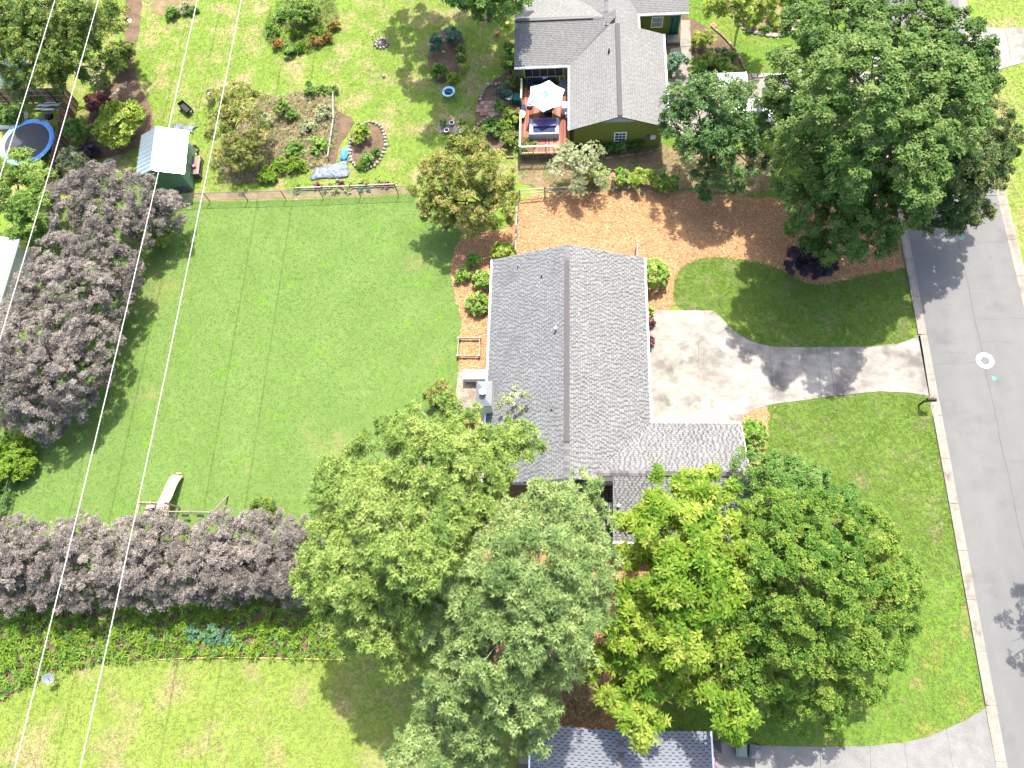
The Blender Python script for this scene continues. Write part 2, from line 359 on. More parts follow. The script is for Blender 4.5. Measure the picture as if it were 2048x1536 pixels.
LF['orange'] = leafm('orange_tip_leaf', (0.072, 0.096, 0.018), (0.192, 0.156, 0.036), (0.408, 0.180, 0.060), .3)
LF['silver'] = leafm('silvery_leaf', (.11, .14, .055), (.25, .285, .125), (.44, .45, .27), .25)
LF['hosta'] = leafm('hosta_leaf', (0.100, 0.160, 0.030), (0.220, 0.280, 0.060), (0.420, 0.440, 0.200), .3)
LF['hay'] = leafm('dry_stalk', (0.108, 0.081, 0.041), (0.225, 0.180, 0.090), (0.360, 0.306, 0.180), .2)
LF['grass_back'] = leafm('grass_blade', (0.076, 0.132, 0.026), (0.117, 0.183, 0.044), (0.169, 0.236, 0.070), .3, patch=PATCH['back'])
LF['grass_garden'] = leafm('grass_blade_yellow', (0.095, 0.144, 0.025), (0.148, 0.206, 0.043), (0.224, 0.273, 0.084), .3, patch=PATCH['garden'])
LF['grass_far'] = leafm('grass_blade_pale', (0.119, 0.154, 0.028), (0.182, 0.226, 0.053), (0.259, 0.293, 0.097), .3, patch=PATCH['far'])
LF['grass_front'] = leafm('grass_blade_deep', (0.072, 0.120, 0.016), (0.112, 0.178, 0.029), (0.179, 0.243, 0.066), .3, patch=PATCH['front'])
LF['grass_corner'] = leafm('grass_blade_fresh', (0.074, 0.126, 0.018), (0.119, 0.190, 0.036), (0.176, 0.240, 0.072), .3, patch=PATCH['corner'])

# ------------------------------------------------------------ foliage
def unit(a):
    return a / (np.linalg.norm(a, axis=-1, keepdims=True) + 1e-9)
def rosettes(C, A, k, L, W, e0, e1, droop=0.1, wide=0.5, tri=False):
    """k leaves set round each twig tip C with axis A; returns quads"""
    n = len(C); A = unit(A)
    ref = np.where(np.abs(A[:, 2:3]) < .9, np.array([[0, 0, 1.0]]), np.array([[1.0, 0, 0]]))
    U = unit(np.cross(A, ref)); Vv = np.cross(A, U)
    ph = RNG.uniform(0, 6.28, (n, 1)) + np.arange(k)[None] * 2 * math.pi / k + RNG.normal(0, .25, (n, k))
    el = np.radians(RNG.uniform(e0, e1, (n, k)))
    D = np.cos(el)[..., None] * (np.cos(ph)[..., None] * U[:, None] + np.sin(ph)[..., None] * Vv[:, None]) + np.sin(el)[..., None] * A[:, None]
    S = unit(np.cross(D, A[:, None] + RNG.normal(0, .35, (n, k, 3))))
    l = L * RNG.uniform(.7, 1.25, (n, k, 1)); wd = W * RNG.uniform(.75, 1.2, (n, k, 1))
    B = C[:, None] + D * l * .06
    Mid = C[:, None] + D * l * wide; Tip = C[:, None] + D * l - np.array([0, 0, 1.0]) * l * droop
    if tri: return np.stack([B + D * l * .2 + S * wd * .58, Tip, B + D * l * .2 - S * wd * .58], 2).reshape(-1, 3)
    Q = np.stack([B, Mid + S * wd * .5, Tip, Mid - S * wd * .5], 2)
    return Q.reshape(-1, 3)
def lobe_tips(lobes, dens, cr, tips, flat=.8, inner=.35, low=-.45, jit=.28):
    Cs, As, Vs = [], [], []
    for (c, r) in lobes:
        n = max(3, int(dens * 4 * r * r)); ni = int(n * inner)
        d = unit(RNG.normal(0, 1, (n * 3, 3))); d = d[d[:, 2] > low][:n + ni]
        rad = np.where(np.arange(len(d)) < n, RNG.uniform(.82, 1.08, len(d)), RNG.uniform(.3, .75, len(d))) * r
        cc = np.array(c) + d * rad[:, None] * np.array([1, 1, flat])
        lv = RNG.normal(0, .07)
        for i in range(len(cc)):
            q = cr * RNG.uniform(.7, 1.3)
            d2 = unit(RNG.normal(0, 1, (tips, 3)) + d[i] * .5 + np.array([0, 0, .5]))
            p = cc[i] + d2 * q * np.sqrt(RNG.uniform(.1, 1, (tips, 1))) * np.array([1, 1, .65])
            Cs.append(p); As.append(d2 * .28 + d[i] * .28 + np.array([0, 0, .85]) + RNG.normal(0, jit, (tips, 3)))
            Vs.append(np.clip(.5 + lv + RNG.normal(0, .11) + RNG.normal(0, .15, tips), .02, .98))
    C = np.concatenate(Cs); A = np.concatenate(As); V = np.concatenate(Vs)
    ok = C[:, 2] > .05
    return C[ok], A[ok], V[ok]
KIND = {  # dens, clump r, tips, k, L, W, e0, e1, droop, flat, inner
    'oak':     dict(dens=1.9, cr=.55, tips=27, k=5, L=.23, W=.155, e0=-12, e1=32, droop=.15, flat=.85, inner=.25, tri=True),
    'sparse':  dict(dens=1.2, cr=.55, tips=22, k=5, L=.23, W=.13, e0=-10, e1=38, droop=.12, flat=.85, inner=.3, tri=True),
    'crape':   dict(dens=2.8, cr=.40, tips=26, k=5, L=.17, W=.10, e0=-5, e1=45, droop=.05, flat=.9, inner=.25, tri=True),
    'hickory': dict(dens=1.7, cr=.60, tips=16, k=7, L=.36, W=.14, e0=-15, e1=20, droop=.14, flat=.8, inner=.3),
    'maple':   dict(dens=3.0, cr=.44, tips=28, k=5, L=.17, W=.12, e0=-8, e1=32, droop=.1, flat=.85, inner=.2, tri=True),
    'pine':    dict(dens=2.7, cr=.58, tips=11, k=23, L=.27, W=.052, e0=-15, e1=65, droop=.02, flat=.75, inner=.4, tri=True),
    'hedge':   dict(dens=3.4, cr=.40, tips=27, k=5, L=.18, W=.066, e0=-10, e1=40, droop=.1, flat=.85, inner=.2, tri=True),
    'ever':    dict(dens=2.1, cr=.50, tips=28, k=5, L=.23, W=.11, e0=-5, e1=45, droop=.1, flat=.95, inner=.25, tri=True),
    'ball':    dict(dens=24.0, cr=.15, tips=7, k=6, L=.15, W=.09, e0=-15, e1=35, droop=.1, flat=.95, inner=.25),
    'shrub':   dict(dens=15.0, cr=.22, tips=7, k=6, L=.19, W=.11, e0=-10, e1=42, droop=.12, flat=.85, inner=.3),
    'small':   dict(dens=26.0, cr=.14, tips=5, k=6, L=.17, W=.085, e0=0, e1=50, droop=.15, flat=.8, inner=.3),
}
def foliage(name, lobes, kind, mat, parent=None, org=(0, 0, 0), **kw):
    p = dict(KIND[kind]); p.update(kw)
    C, A, V = lobe_tips(lobes, p['dens'], p['cr'], p['tips'], p['flat'], p['inner'], p.get('low', -.35))
    Q = rosettes(C, A, p['k'], p['L'], p['W'], p['e0'], p['e1'], p['droop'], p.get('wide', .5), p.get('tri', False))
    Q -= np.array(org)
    Q[:, 2] = np.maximum(Q[:, 2], .012 - org[2])
    var = np.clip(np.repeat(V, p['k']) + RNG.normal(0, .07, len(V) * p['k']), 0, 1)
    return quads_mesh(name, Q, var, mat, parent, 3 if p.get('tri') else 4)
def bent(p, q, k=3, j=.12):
    p, q = np.array(p, float), np.array(q, float); L = np.linalg.norm(q - p)
    return [p + (q - p) * t / k + (RNG.normal(0, j * L / k, 3) if 0 < t < k else 0) for t in range(k + 1)]
def lob(pts):
    return [(G(x, y, z), r) for x, y, z, r in pts]
def tree(name, label, cat, base, lobes, kind, leaf, bark='bark', tr=.28, group=None, twigs=0, limb_r=.09, **kw):
    """base: (x, y) on the ground; lobes: [(centre, radius)]"""
    root = thing(name, label, cat, (base[0], base[1], 0), group=group)
    org = (base[0], base[1], 0)
    cz = np.mean([c[2] for c, r in lobes]); cx = np.mean([c[0] for c, r in lobes]); cy = np.mean([c[1] for c, r in lobes])
    fork = np.array([base[0] * .7 + cx * .3, base[1] * .7 + cy * .3, cz * .55])
    top = np.array([cx, cy, max(c[2] for c, r in lobes) * .96])
    m = MB(org); m.tube([(base[0], base[1], -.15), (base[0], base[1], .25), *bent((base[0], base[1], .5), fork, 3, .04)], [tr * 1.5, tr * 1.1, tr, tr * .92, tr * .85, tr * .8], 9)
    m.build('trunk', M[bark], root, True)
    m = MB(org); m.tube(bent(fork, top, 3, .08), [tr * .75, tr * .55, tr * .35, tr * .15], 7)
    for c, r in lobes:
        st = fork + (top - fork) * RNG.uniform(0, .6)
        pth = bent(st, c, 3, .12); m.tube(pth, [limb_r * 1.4, limb_r, limb_r * .7, limb_r * .4], 5)
        for t in range(5 + twigs):
            d = unit(RNG.normal(0, 1, 3)); d[2] = abs(d[2]) * .6
            m.tube(bent(pth[2] if t % 2 else pth[3], c + d * r * .92, 2, .15), [limb_r * .45, limb_r * .3, .012], 4)
    m.build('limbs', M[bark], root, True)
    foliage('crown', lobes, kind, LF[leaf], root, org, **kw)
    return root
def bush(name, label, base, r, h, kind, leaf, cat='shrub', group=None, nl=1, **kw):
    """low plant: foliage over a few stems"""
    b = np.array(base[:2]); z0 = base[2] if len(base) > 2 else 0
    root = thing(name, label, cat, (b[0], b[1], z0), group=group)
    lobes = []
    if nl == 1: lobes = [(np.array([0, 0, max(h - r * .85, r * .35)]), r)]
    else:
        for i in range(nl):
            a = 6.28 * i / nl + RNG.uniform(-.4, .4); q = r * RNG.uniform(.35, .6)
            lobes.append((np.array([q * math.cos(a), q * math.sin(a), max(.1, h * RNG.uniform(.45, .75))]), r * RNG.uniform(.45, .62)))
    m = MB()
    for i in range(5):
        a = 6.28 * i / 5 + RNG.uniform(-.3, .3)
        m.tube([(0.03 * math.cos(a), .03 * math.sin(a), -.03), (r * .3 * math.cos(a), r * .3 * math.sin(a), h * .3), (r * .55 * math.cos(a), r * .55 * math.sin(a), h * .62)], [.022, .016, .008], 5)
    m.build('stems', M['bark'], root)
    foliage('foliage', lobes, kind, LF[leaf], root, (0, 0, 0), **kw)
    return root

# ------------------------------------------------------------ ground
def smooth_poly(pts, it=2, jit=0.0):
    p = np.array(pts, float)
    for _ in range(it):
        q = np.roll(p, -1, 0); p = np.stack([p * .75 + q * .25, p * .25 + q * .75], 1).reshape(-1, 2)
    if jit:
        out = []
        for i in range(len(p)):
            a, b = p[i], p[(i + 1) % len(p)]; n = max(1, int(np.linalg.norm(b - a) / .35))
            for k in range(n): out.append(a + (b - a) * k / n + RNG.normal(0, jit, 2))
        p = np.array(out)
    return [tuple(q) for q in p]
def inside(P, poly):
    x, y = P[:, 0], P[:, 1]; r = np.zeros(len(P), bool); q = np.array(poly); j = len(q) - 1
    for i in range(len(q)):
        xi, yi = q[i]; xj, yj = q[j]
        c = ((yi > y) != (yj > y)) & (x < (xj - xi) * (y - yi) / (yj - yi + 1e-12) + xi); r ^= c; j = i
    return r
def grass(label, poly, dens, leaf, z, holes=(), h=.09, name='grass'):
    """short turf: real blades, nobody could count them"""
    q = np.array(poly); lo, hi = q.min(0), q.max(0)
    lo = np.maximum(lo, (-58, -10)); hi = np.minimum(hi, (40, 60))
    n = int((hi[0] - lo[0]) * (hi[1] - lo[1]) * dens)
    P = RNG.uniform(lo, hi, (n, 2)); P = P[inside(P, poly)]
    for hp in holes: P = P[~inside(P, hp)]
    # only what the photograph can see, with a margin
    n = len(P); P3 = np.concatenate([P, np.full((n, 1), z)], 1)
    C = CAMM @ (P3 - np.array([0, 0, CAM_H])).T
    px, py = 1024 + F_PX * C[0] / -C[2], 768 - F_PX * C[1] / -C[2]
    P3 = P3[(px > -120) & (px < 2170) & (py > -120) & (py < 1660)]; n = len(P3)
    k = 3
    B = np.repeat(P3, k, 0) + np.concatenate([RNG.normal(0, .035, (n * k, 2)), np.zeros((n * k, 1))], 1)
    a = RNG.uniform(0, 6.28, n * k); lean = RNG.uniform(.6, 1.7, n * k) * h; hh = h * RNG.uniform(.25, .7, n * k)
    wd = RNG.uniform(.025, .05, n * k) / 2
    cl = np.repeat(np.sin(P3[:, 0] * 1.7 + np.sin(P3[:, 1] * 1.1)) * np.sin(P3[:, 1] * 1.3 + P3[:, 0] * .4) * .08, k)
    d = np.stack([np.cos(a), np.sin(a), np.zeros_like(a)], 1); s = np.stack([-np.sin(a), np.cos(a), np.zeros_like(a)], 1)
    V = np.stack([B - s * wd[:, None], B + s * wd[:, None], B + d * lean[:, None] + np.stack([0 * a, 0 * a, hh], 1)], 1).reshape(-1, 3)
    var = np.clip(.5 + 1.4 * cl + np.repeat(RNG.normal(0, .13, n), k) + RNG.normal(0, .16, n * k), 0, 1)
    o = quads_mesh(name, V, var, LF[leaf], None, 3)
    tag(o, label, 'grass', kind='stuff'); return o
def ground(name, poly, z, mat):
    m = MB(); m.sheet(poly, z); o = m.build(name, M[mat]); o['kind'] = 'structure'; return o

big = 320
g = MB(); g.sheet([(-big, -big), (big, -big), (big, big), (-big, big)], -.030); o = g.build('ground', M['lawn_garden']); o['kind'] = 'structure'

KX0, KX1 = 24.98, 25.62                      # near kerb: grass side, road side
RX0, RX1 = 25.62, 32.66                      # asphalt
def road_shift(y):                           # the road drifts a little to the right far up the hill
    return 0.0 if y < 33 else .0017 * (y - 33) ** 2
YS = [-60, -20, 0, 10, 20, 30, 33, 36, 40, 44, 48, 52, 56, 60, 70, 90, 120]
road_poly = [(RX0 + road_shift(y), y) for y in YS] + [(RX1 + road_shift(y), y) for y in YS[::-1]]
road = ground('road', road_poly, -.012, 'asphalt')
def strip(pts, wd, z):
    m = MB(); pts = [np.array(p, float) for p in pts]; L, R = [], []
    for i, p in enumerate(pts):
        t = unit(pts[min(i + 1, len(pts) - 1)] - pts[max(i - 1, 0)]); nn = np.array([-t[1], t[0]])
        ww = wd * RNG.uniform(.6, 1.3)
        L.append((*(p + nn * ww / 2), z)); R.append((*(p - nn * ww / 2), z))
    n = len(pts); m.add(L + R, [(i, n + i, n + i + 1, i + 1) for i in range(n - 1)]); return m
seam = [(29.13 + road_shift(y) + .03 * math.sin(y * 1.3) + RNG.normal(0, .012), y) for y in np.arange(-9, 56, .5)]
strip(seam, .032, -.008).build('crack', M['crack'], road)
for (y0, x0, x1) in ((28.9, 29.2, 32.6), (25.2, 29.2, 31.0), (22.7, 29.0, 32.6), (20.9, 29.1, 32.6), (19.3, 25.9, 29.1), (12.2, 29.2, 32.0), (33.5, 29.5, 32.6), (20.1, 26.4, 28.2)):
    xs = np.arange(x0, x1, .22); yy = y0 + np.cumsum(RNG.normal(0, .035, len(xs)))
    strip(list(zip(xs, yy)), .013, -.008).build('crack', M['crack'], road)
for (x, y, s) in ((29.55, 18.2, .28), (29.45, 29.5, .34)):
    m = MB(); m.sheet([(x + s * random.uniform(.5, 1) * math.cos(a), y + s * random.uniform(.4, .9) * math.sin(a)) for a in np.linspace(0, 6.0, 9)], -.007); m.build('paint_mark', M['paintmark'], road)
# manhole
mc = G(1970, 721); mh = thing('manhole_cover', 'round iron manhole cover in a white painted collar on the road', 'manhole', (mc[0], mc[1], -.012))
m = MB(); m.lathe((0, 0, 0), [(.60, .002), (.60, .016), (.57, .020)], 40, bottom=False); m.build('collar', M['cover'], mh)
m = MB(); m.lathe((0, 0, 0), [(.31, .010), (.31, .026), (.29, .030)], 28, bottom=False); ld = m.build('lid', M['steel'], mh)
m = MB()
for i in range(-3, 4):
    for j in range(-3, 4):
        if i * i + j * j < 10: m.box((i * .075, j * .075, .034), (.045, .045, .010))
m.build('lid_studs', M['steel'], ld)['kind'] = 'stuff'

# kerbs, cast in lengths
def kerb_run(name, xa, xb, y0, y1, hi, flip=False, cuts=(), low=()):
    root = structure(name); y = y0
    while y < y1:
        L = 3.05; e = min(y + L, y1); mid = (y + e) / 2
        flat = any(a < mid < b for a, b in low)
        s0, s1 = road_shift(y), road_shift(e)
        top = .02 if flat else hi; g_ = .012
        pr = [(0, -.05), (0, top), (.14, top), (.30, top * .55), (.42, .012), (xb - xa, .000), (xb - xa, -.05)]
        if flip: pr = [((xb - xa) - q, zz) for q, zz in pr][::-1]
        m = MB(); va = [(xa + s0 + q, y + g_, zz) for q, zz in pr]; vb = [(xa + s1 + q, e - g_, zz) for q, zz in pr]
        n = len(pr); m.add(va + vb, [(i, i + 1, n + i + 1, n + i) for i in range(n - 1)] + [tuple(range(n - 1, -1, -1)), tuple(range(n, 2 * n))])
        m.build('kerb_segment', M['kerb'], root); y = e
    return root
kerb_run('kerb_near', KX0, KX1, -12, 60, .11, low=[(16.0, 22.0), (-12, -3.2)])
kerb_run('kerb_far', RX1, RX1 + .62, 14, 62, .11, True, low=[(44.5, 50.5)])

# lawns and beds (outlines taken on the ground)
P_back = GP([(200, 330), (372, 403), (600, 399), (822, 388), (900, 440), (930, 470), (1040, 500), (1040, 1000), (960, 1150), (700, 1310), (500, 1319), (330, 1318), (110, 1340), (0, 1330), (-150, 1200), (-150, 900), (-60, 650)])
P_bed = smooth_poly(GP([(1037, 390), (1180, 384), (1320, 382), (1500, 395), (1640, 400), (1800, 380), (1803, 413), (1810, 490), (1816, 538), (1760, 545), (1700, 558), (1645, 573), (1605, 566), (1565, 541), (1510, 523), (1430, 515), (1385, 521), (1354, 545), (1347, 580), (1348, 617), (1300, 640), (1300, 800), (1475, 842), (1506, 815), (1536, 811), (1539, 890), (1500, 960), (1380, 1450), (1000, 1480), (940, 1300), (960, 1130), (930, 900), (915, 805), (917, 742), (923, 655), (914, 606), (903, 560), (905, 492), (955, 462), (1030, 455)]), 1, .07)
P_front_top = smooth_poly(GP([(1347, 617), (1346, 575), (1354, 543), (1385, 519), (1430, 513), (1510, 521), (1565, 539), (1605, 564), (1645, 571), (1700, 556), (1760, 543), (1818, 534), (1826, 590), (1840, 669), (1800, 688), (1740, 694), (1600, 694), (1545, 692), (1500, 682), (1460, 657), (1432, 622)]), 1, .02)
P_front_low = GP([(1536, 811), (1620, 798), (1690, 791), (1760, 784), (1820, 787), (1862, 795), (1872, 840), (1900, 1010), (1924, 1142), (1880, 1150), (1700, 1200), (1480, 1230), (1480, 960), (1538, 893)])
P_corner = GP([(1480, 1230), (1700, 1200), (1880, 1150), (1924, 1142), (1945, 1269), (1970, 1415), (1930, 1440), (1850, 1475), (1740, 1492), (1500, 1490), (1420, 1483), (1300, 1456), (1380, 1320)])
P_far = GP([(-200, 1345), (110, 1342), (330, 1319), (500, 1320), (700, 1311), (960, 1150), (1000, 1455), (1062, 1460), (1062, 1900), (-200, 1900)])
P_garden = GP([(-150, 320), (372, 402), (600, 398), (822, 387), (1037, 389), (1040, 300), (1040, -150), (-150, -150)])
P_right = GP([(1942, -60), (2200, -60), (2200, 700), (2100, 640), (2010, 380), (1980, 200)])
P_ntop = GP([(1330, -150), (1760, -150), (1790, 120), (1780, 300), (1800, 400), (1640, 402), (1320, 384), (1330, 150)])
ground('lawn', P_back, -.022, 'lawn_back'); ground('lawn', P_front_top, -.004, 'lawn_front')
ground('lawn', P_front_low, -.010, 'lawn_front'); ground('lawn', P_corner, -.014, 'lawn_corner')
ground('lawn', P_far, -.018, 'lawn_far'); ground('lawn', P_right, -.026, 'lawn_far'); ground('lawn', P_ntop, -.024, 'lawn_corner')
ground('pine_straw_bed', P_bed, -.008, 'straw')

def ell(px, py, rx, ry, n=18, jit=.04):
    c = G(px, py); sx = np.linalg.norm(G(px + rx, py) - c); sy = np.linalg.norm(G(px, py + ry) - c)
    return [(c[0] + sx * math.cos(a) * (1 + random.uniform(-jit, jit)), c[1] + sy * math.sin(a) * (1 + random.uniform(-jit, jit))) for a in np.linspace(0, 2 * math.pi, n, endpoint=False)]
B_veg = smooth_poly(GP([(520, 186), (560, 196), (605, 180), (668, 190), (678, 240), (672, 290), (660, 325), (600, 345), (520, 362), (470, 370), (440, 330), (470, 250), (512, 215)]), 1, .05)
ground('garden_bed', B_veg, -.016, 'hay')
B_path = smooth_poly(GP([(664, 205), (676, 222), (712, 240), (700, 262), (678, 290), (672, 330), (658, 325), (664, 270)]), 1, .03)
ground('dirt_path', B_path, -.006, 'soil')
B_round = ell(735, 291, 36, 47); ground('garden_bed', B_round, -.012, 'soil')
B_strip = GP([(372, 387), (590, 377), (790, 371), (822, 378), (822, 388), (600, 396), (408, 401)]); ground('garden_bed', B_strip, -.011, 'hay')
B_top = ell(603, 45, 74, 66); ground('garden_bed', B_top, -.013, 'lawn_corner')
B_shade = ell(893, 110, 38, 56); ground('garden_bed', B_shade, -.010, 'soil')
B_walk = smooth_poly(GP([(252, -40), (285, -40), (280, 60), (268, 110), (272, 160), (300, 210), (310, 260), (270, 300), (200, 320), (150, 300), (190, 200), (240, 150), (248, 60)]), 1, .06); ground('dirt_path', B_walk, -.014, 'soil')
B_topn = ell(345, 5, 45, 26); ground('garden_bed', B_topn, -.010, 'hay')
B_house = smooth_poly(GP([(1036, 290), (1140, 286), (1330, 285), (1340, 300), (1520, 300), (1560, 330), (1540, 395), (1320, 388), (1037, 388)]), 1, .05); ground('dirt_yard', B_house, -.0155, 'hay')
B_left = smooth_poly(GP([(985, 160), (1035, 130), (1040, 300), (960, 300), (950, 240), (955, 190)]), 1, .05); ground('garden_bed', B_left, -.0145, 'soil')
B_rose = smooth_poly(GP([(1325, 10), (1380, 35), (1425, 60), (1460, 90), (1490, 140), (1340, 158)]), 1, .03); ground('garden_bed', B_rose, -.0115, 'soil')
B_rock = smooth_poly(GP([(1420, -30), (1470, 40), (1490, 60), (1540, 70), (1580, 66), (1598, 30), (1590, -30)]), 1, .03); ground('garden_bed', B_rock, -.0105, 'hay')
B_fern = smooth_poly(GP([(-150, 1150), (0, 1150), (300, 1190), (600, 1170), (700, 1200), (710, 1312), (500, 1316), (330, 1314), (200, 1325), (120, 1335), (60, 1365), (-20, 1420), (-150, 1430)]), 1, .04); ground('fern_bed', B_fern, -.0095, 'soil')
B_left_yard = GP([(-150, 160), (128, 180), (95, 340), (60, 520), (-150, 520)]); ground('lawn', B_left_yard, -.0165, 'lawn_garden')

# neighbour's drive, walk and far drive
D_n = GP([(1335, 157), (1500, 150), (1560, 148), (1830, 143), (1832, 262), (1560, 262), (1335, 268)])
def slab_set(name, polys, z1, mat):
    root = structure(name)
    for p in polys:
        q = np.array(p); c = q.mean(0); q = c + (q - c) * (1 - .012 / max(.5, np.linalg.norm(q - c, axis=1).mean()))
        m = MB(); m.prism([tuple(v) for v in q], -.06, z1); m.build('slab', M[mat], root)
    return root
yy = [G(1335, 268)[1], G(1335, 212)[1], G(1335, 157)[1]]
xs = [7.9, 11.6, 15.3, 19.0, 22.7, 25.0]
slab_set('neighbour_driveway', [[(xs[i], yy[j]), (xs[i + 1], yy[j]), (xs[i + 1], yy[j + 1]), (xs[i], yy[j + 1])] for i in range(5) for j in range(2)], .012, 'concrete')
wk = thing('brick_border', 'row of pale tan bricks edging the driveway behind the parked cars', 'edging', (*G(1530, 152)[:2], 0))
a0 = G(1490, 153); a1 = G(1640, 149)
for i in range(12):
    p = a0 + (a1 - a0) * (i + .5) / 12; m = MB((*G(1530, 152)[:2], 0)); m.bbox((p[0], p[1], .05), (.44, .42, .12), random.uniform(-.04, .04), .02, random.random()); m.build('brick', M['stone'], wk, attr=True)
slab_set('front_walk', [GP([(1362, 40), (1380, 40), (1382, 92), (1360, 94)]), GP([(1340, 97), (1360, 95), (1362, 156), (1344, 157)]), GP([(1360, 95), (1383, 92), (1384, 154), (1362, 156)])], .018, 'kerb')
slab_set('far_driveway', [GP([(1944, 53), (2010, 56), (2018, 95), (1952, 100)]), GP([(2010, 56), (2120, 50), (2120, 86), (2018, 95)]), GP([(1952, 100), (2018, 95), (2022, 132), (1975, 147)]), GP([(2018, 95), (2120, 86), (2120, 105), (2022, 132)])], .014, 'concrete')

# main driveway
J = [(1538, 693), (1549, 808)]
slab_set('driveway', [
    GP([(1303, 620), (1428, 621), (1444, 636), (1459, 654), (1436, 668), (1400, 683), (1350, 682), (1301, 677)]),
    GP([(1301, 677), (1350, 682), (1397, 683), (1399, 845), (1297, 846)]),
    GP([(1397, 683), (1436, 668), (1459, 654), (1478, 668), (1500, 681), (1520, 688), (1538, 692), (1549, 808), (1506, 820), (1475, 842), (1399, 845)]),
    GP([(1538, 692), (1570, 694), (1632, 694), (1643, 795), (1600, 802), (1549, 808)]),
    GP([(1632, 694), (1657, 694), (1669, 792), (1643, 795)]),
    GP([(1657, 694), (1740, 693), (1795, 687), (1818, 680), (1841, 670), (1860, 793), (1820, 786), (1760, 783), (1669, 792)])], .020, 'concrete')
slab_set('lower_driveway', [
    GP([(1416, 1470), (1445, 1483), (1500, 1490), (1502, 1640), (1416, 1640)]), GP([(1500, 1490), (1640, 1493), (1644, 1640), (1502, 1640)]),
    GP([(1640, 1493), (1740, 1492), (1746, 1640), (1644, 1640)]), GP([(1740, 1492), (1808, 1485), (1830, 1640), (1746, 1640)]),
    GP([(1808, 1485), (1850, 1475), (1892, 1458), (1925, 1640), (1830, 1640)]), GP([(1892, 1458), (1930, 1440), (1970, 1415), (2012, 1640), (1925, 1640)])], .016, 'concrete2')

# turf
grass('short even grass of the large back lawn', P_back, 38, 'grass_back', -.022, [P_bed, P_far, B_fern], .07)
grass('yellow green patchy grass of the garden behind the wire fence', P_garden, 36, 'grass_garden', -.030, [B_veg, B_round, B_strip, B_shade, B_walk, B_left, B_path, B_left_yard, B_house], .10)
grass('deep green grass of the front lawn above the driveway', P_front_top, 70, 'grass_front', -.004, [], .15)
grass('deep green grass of the front lawn below the driveway', P_front_low, 70, 'grass_front', -.010, [P_bed], .15)
grass('fresh green grass of the lawn at the street corner', P_corner, 60, 'grass_corner', -.014, [P_bed], .13)
grass('pale yellow green grass of the lawn below the fern bank', P_far, 48, 'grass_far', -.018, [P_bed, B_fern], .12)
grass('patchy grass on the far side of the street', P_right, 40, 'grass_garden', -.026, [], .10)
grass('grass round the flower beds of the upper front garden', P_ntop, 40, 'grass_corner', -.024, [B_rose, B_rock, P_bed, B_house], .10)

# ------------------------------------------------------------ buildings
def shingles(mb, O, u, v, poly, expo, tab, thick=.018, dark=.16, light=.72, alt=True, seed=1):
    """courses of tabs on a slope; O origin, u along the eave, v up the slope, poly convex outline in (u, v)"""
    r = random.Random(seed); u = np.array(u, float); v = np.array(v, float); n = np.cross(u, v)
    if n[2] < 0: n = -n
    q = np.array(poly); y = q[:, 1].min(); top = q[:, 1].max(); row = 0
    def span(t):
        xs_ = []
        for i in range(len(q)):
            a, b = q[i], q[(i + 1) % len(q)]
            if (a[1] - t) * (b[1] - t) <= 0 and a[1] != b[1]: xs_.append(a[0] + (b[0] - a[0]) * (t - a[1]) / (b[1] - a[1]))
        return (min(xs_), max(xs_)) if len(xs_) > 1 else None
    while y < top - .02:
        e = min(expo, top - y); s = span(y + e / 2)
        if s:
            x = s[0] - r.uniform(0, tab); k = r.random() < .5
            while x < s[1]:
                k = not k
                L = (tab * r.uniform(.65, 1.7) if k else tab * r.uniform(.42, .82)) if alt else tab * r.uniform(.75, 1.25)
                a, b = max(x, s[0]), min(x + L - .006, s[1]); x += L
                if b - a < .02: continue
                if alt: va = light + r.uniform(-.18, .22) if k else dark + r.uniform(-.14, .2); th = thick if k else thick * .45  # recess tabs coloured darker as the shadow dashes between raised tabs
                else: va = light + r.uniform(-.2, .2); th = thick
                yl = y + min(.022, e * .3); p0, p1 = O + u * a + v * yl, O + u * b + v * yl  # bare dark strip stands in for the shadow at each course edge
                p2, p3 = O + u * b + v * (y + e), O + u * a + v * (y + e)
                mb.add([p0 + n * th, p1 + n * th, p2 + n * th * .35, p3 + n * th * .35, p0, p1], [(0, 1, 2, 3), (4, 5, 1, 0)], va)
        y += expo; row += 1
def ridge_caps(root, a, b, side, drop, wd=.17, step=.20, mat='cap', org=(0, 0, 0), lift=.03):
    """overlapping cap shingles along a ridge"""
    a, b = np.array(a, float), np.array(b, float); L = np.linalg.norm(b - a); t = (b - a) / L; s = np.array(side, float); m = MB(org); n = int(L / step)
    for i in range(n):
        p, q = a + t * step * i, a + t * (step * (i + 1) + .02); h0, h1 = lift + .012, lift
        dn = np.array([0, 0, -drop * wd])
        m.add([p + s * wd + dn + (0, 0, h0), p + (0, 0, h0), q + (0, 0, h1), q + s * wd + dn + (0, 0, h1), p - s * wd + dn + (0, 0, h0), q - s * wd + dn + (0, 0, h1)], [(0, 3, 2, 1), (1, 2, 5, 4)], random.uniform(.1, .9))
    o = m.build('ridge_cap', M[mat], root, attr=True); o['kind'] = 'stuff'; return o
def slope_deck(m, pts, th=.10):
    """solid slab under the shingles: polygon pts (3D, top) with thickness"""
    n = len(pts); lowp = [(p[0], p[1], p[2] - th) for p in pts]
    m.add(list(pts) + lowp, [tuple(range(n)), tuple(range(2 * n - 1, n - 1, -1))] + [(i, n + i, n + (i + 1) % n, (i + 1) % n) for i in range(n)])
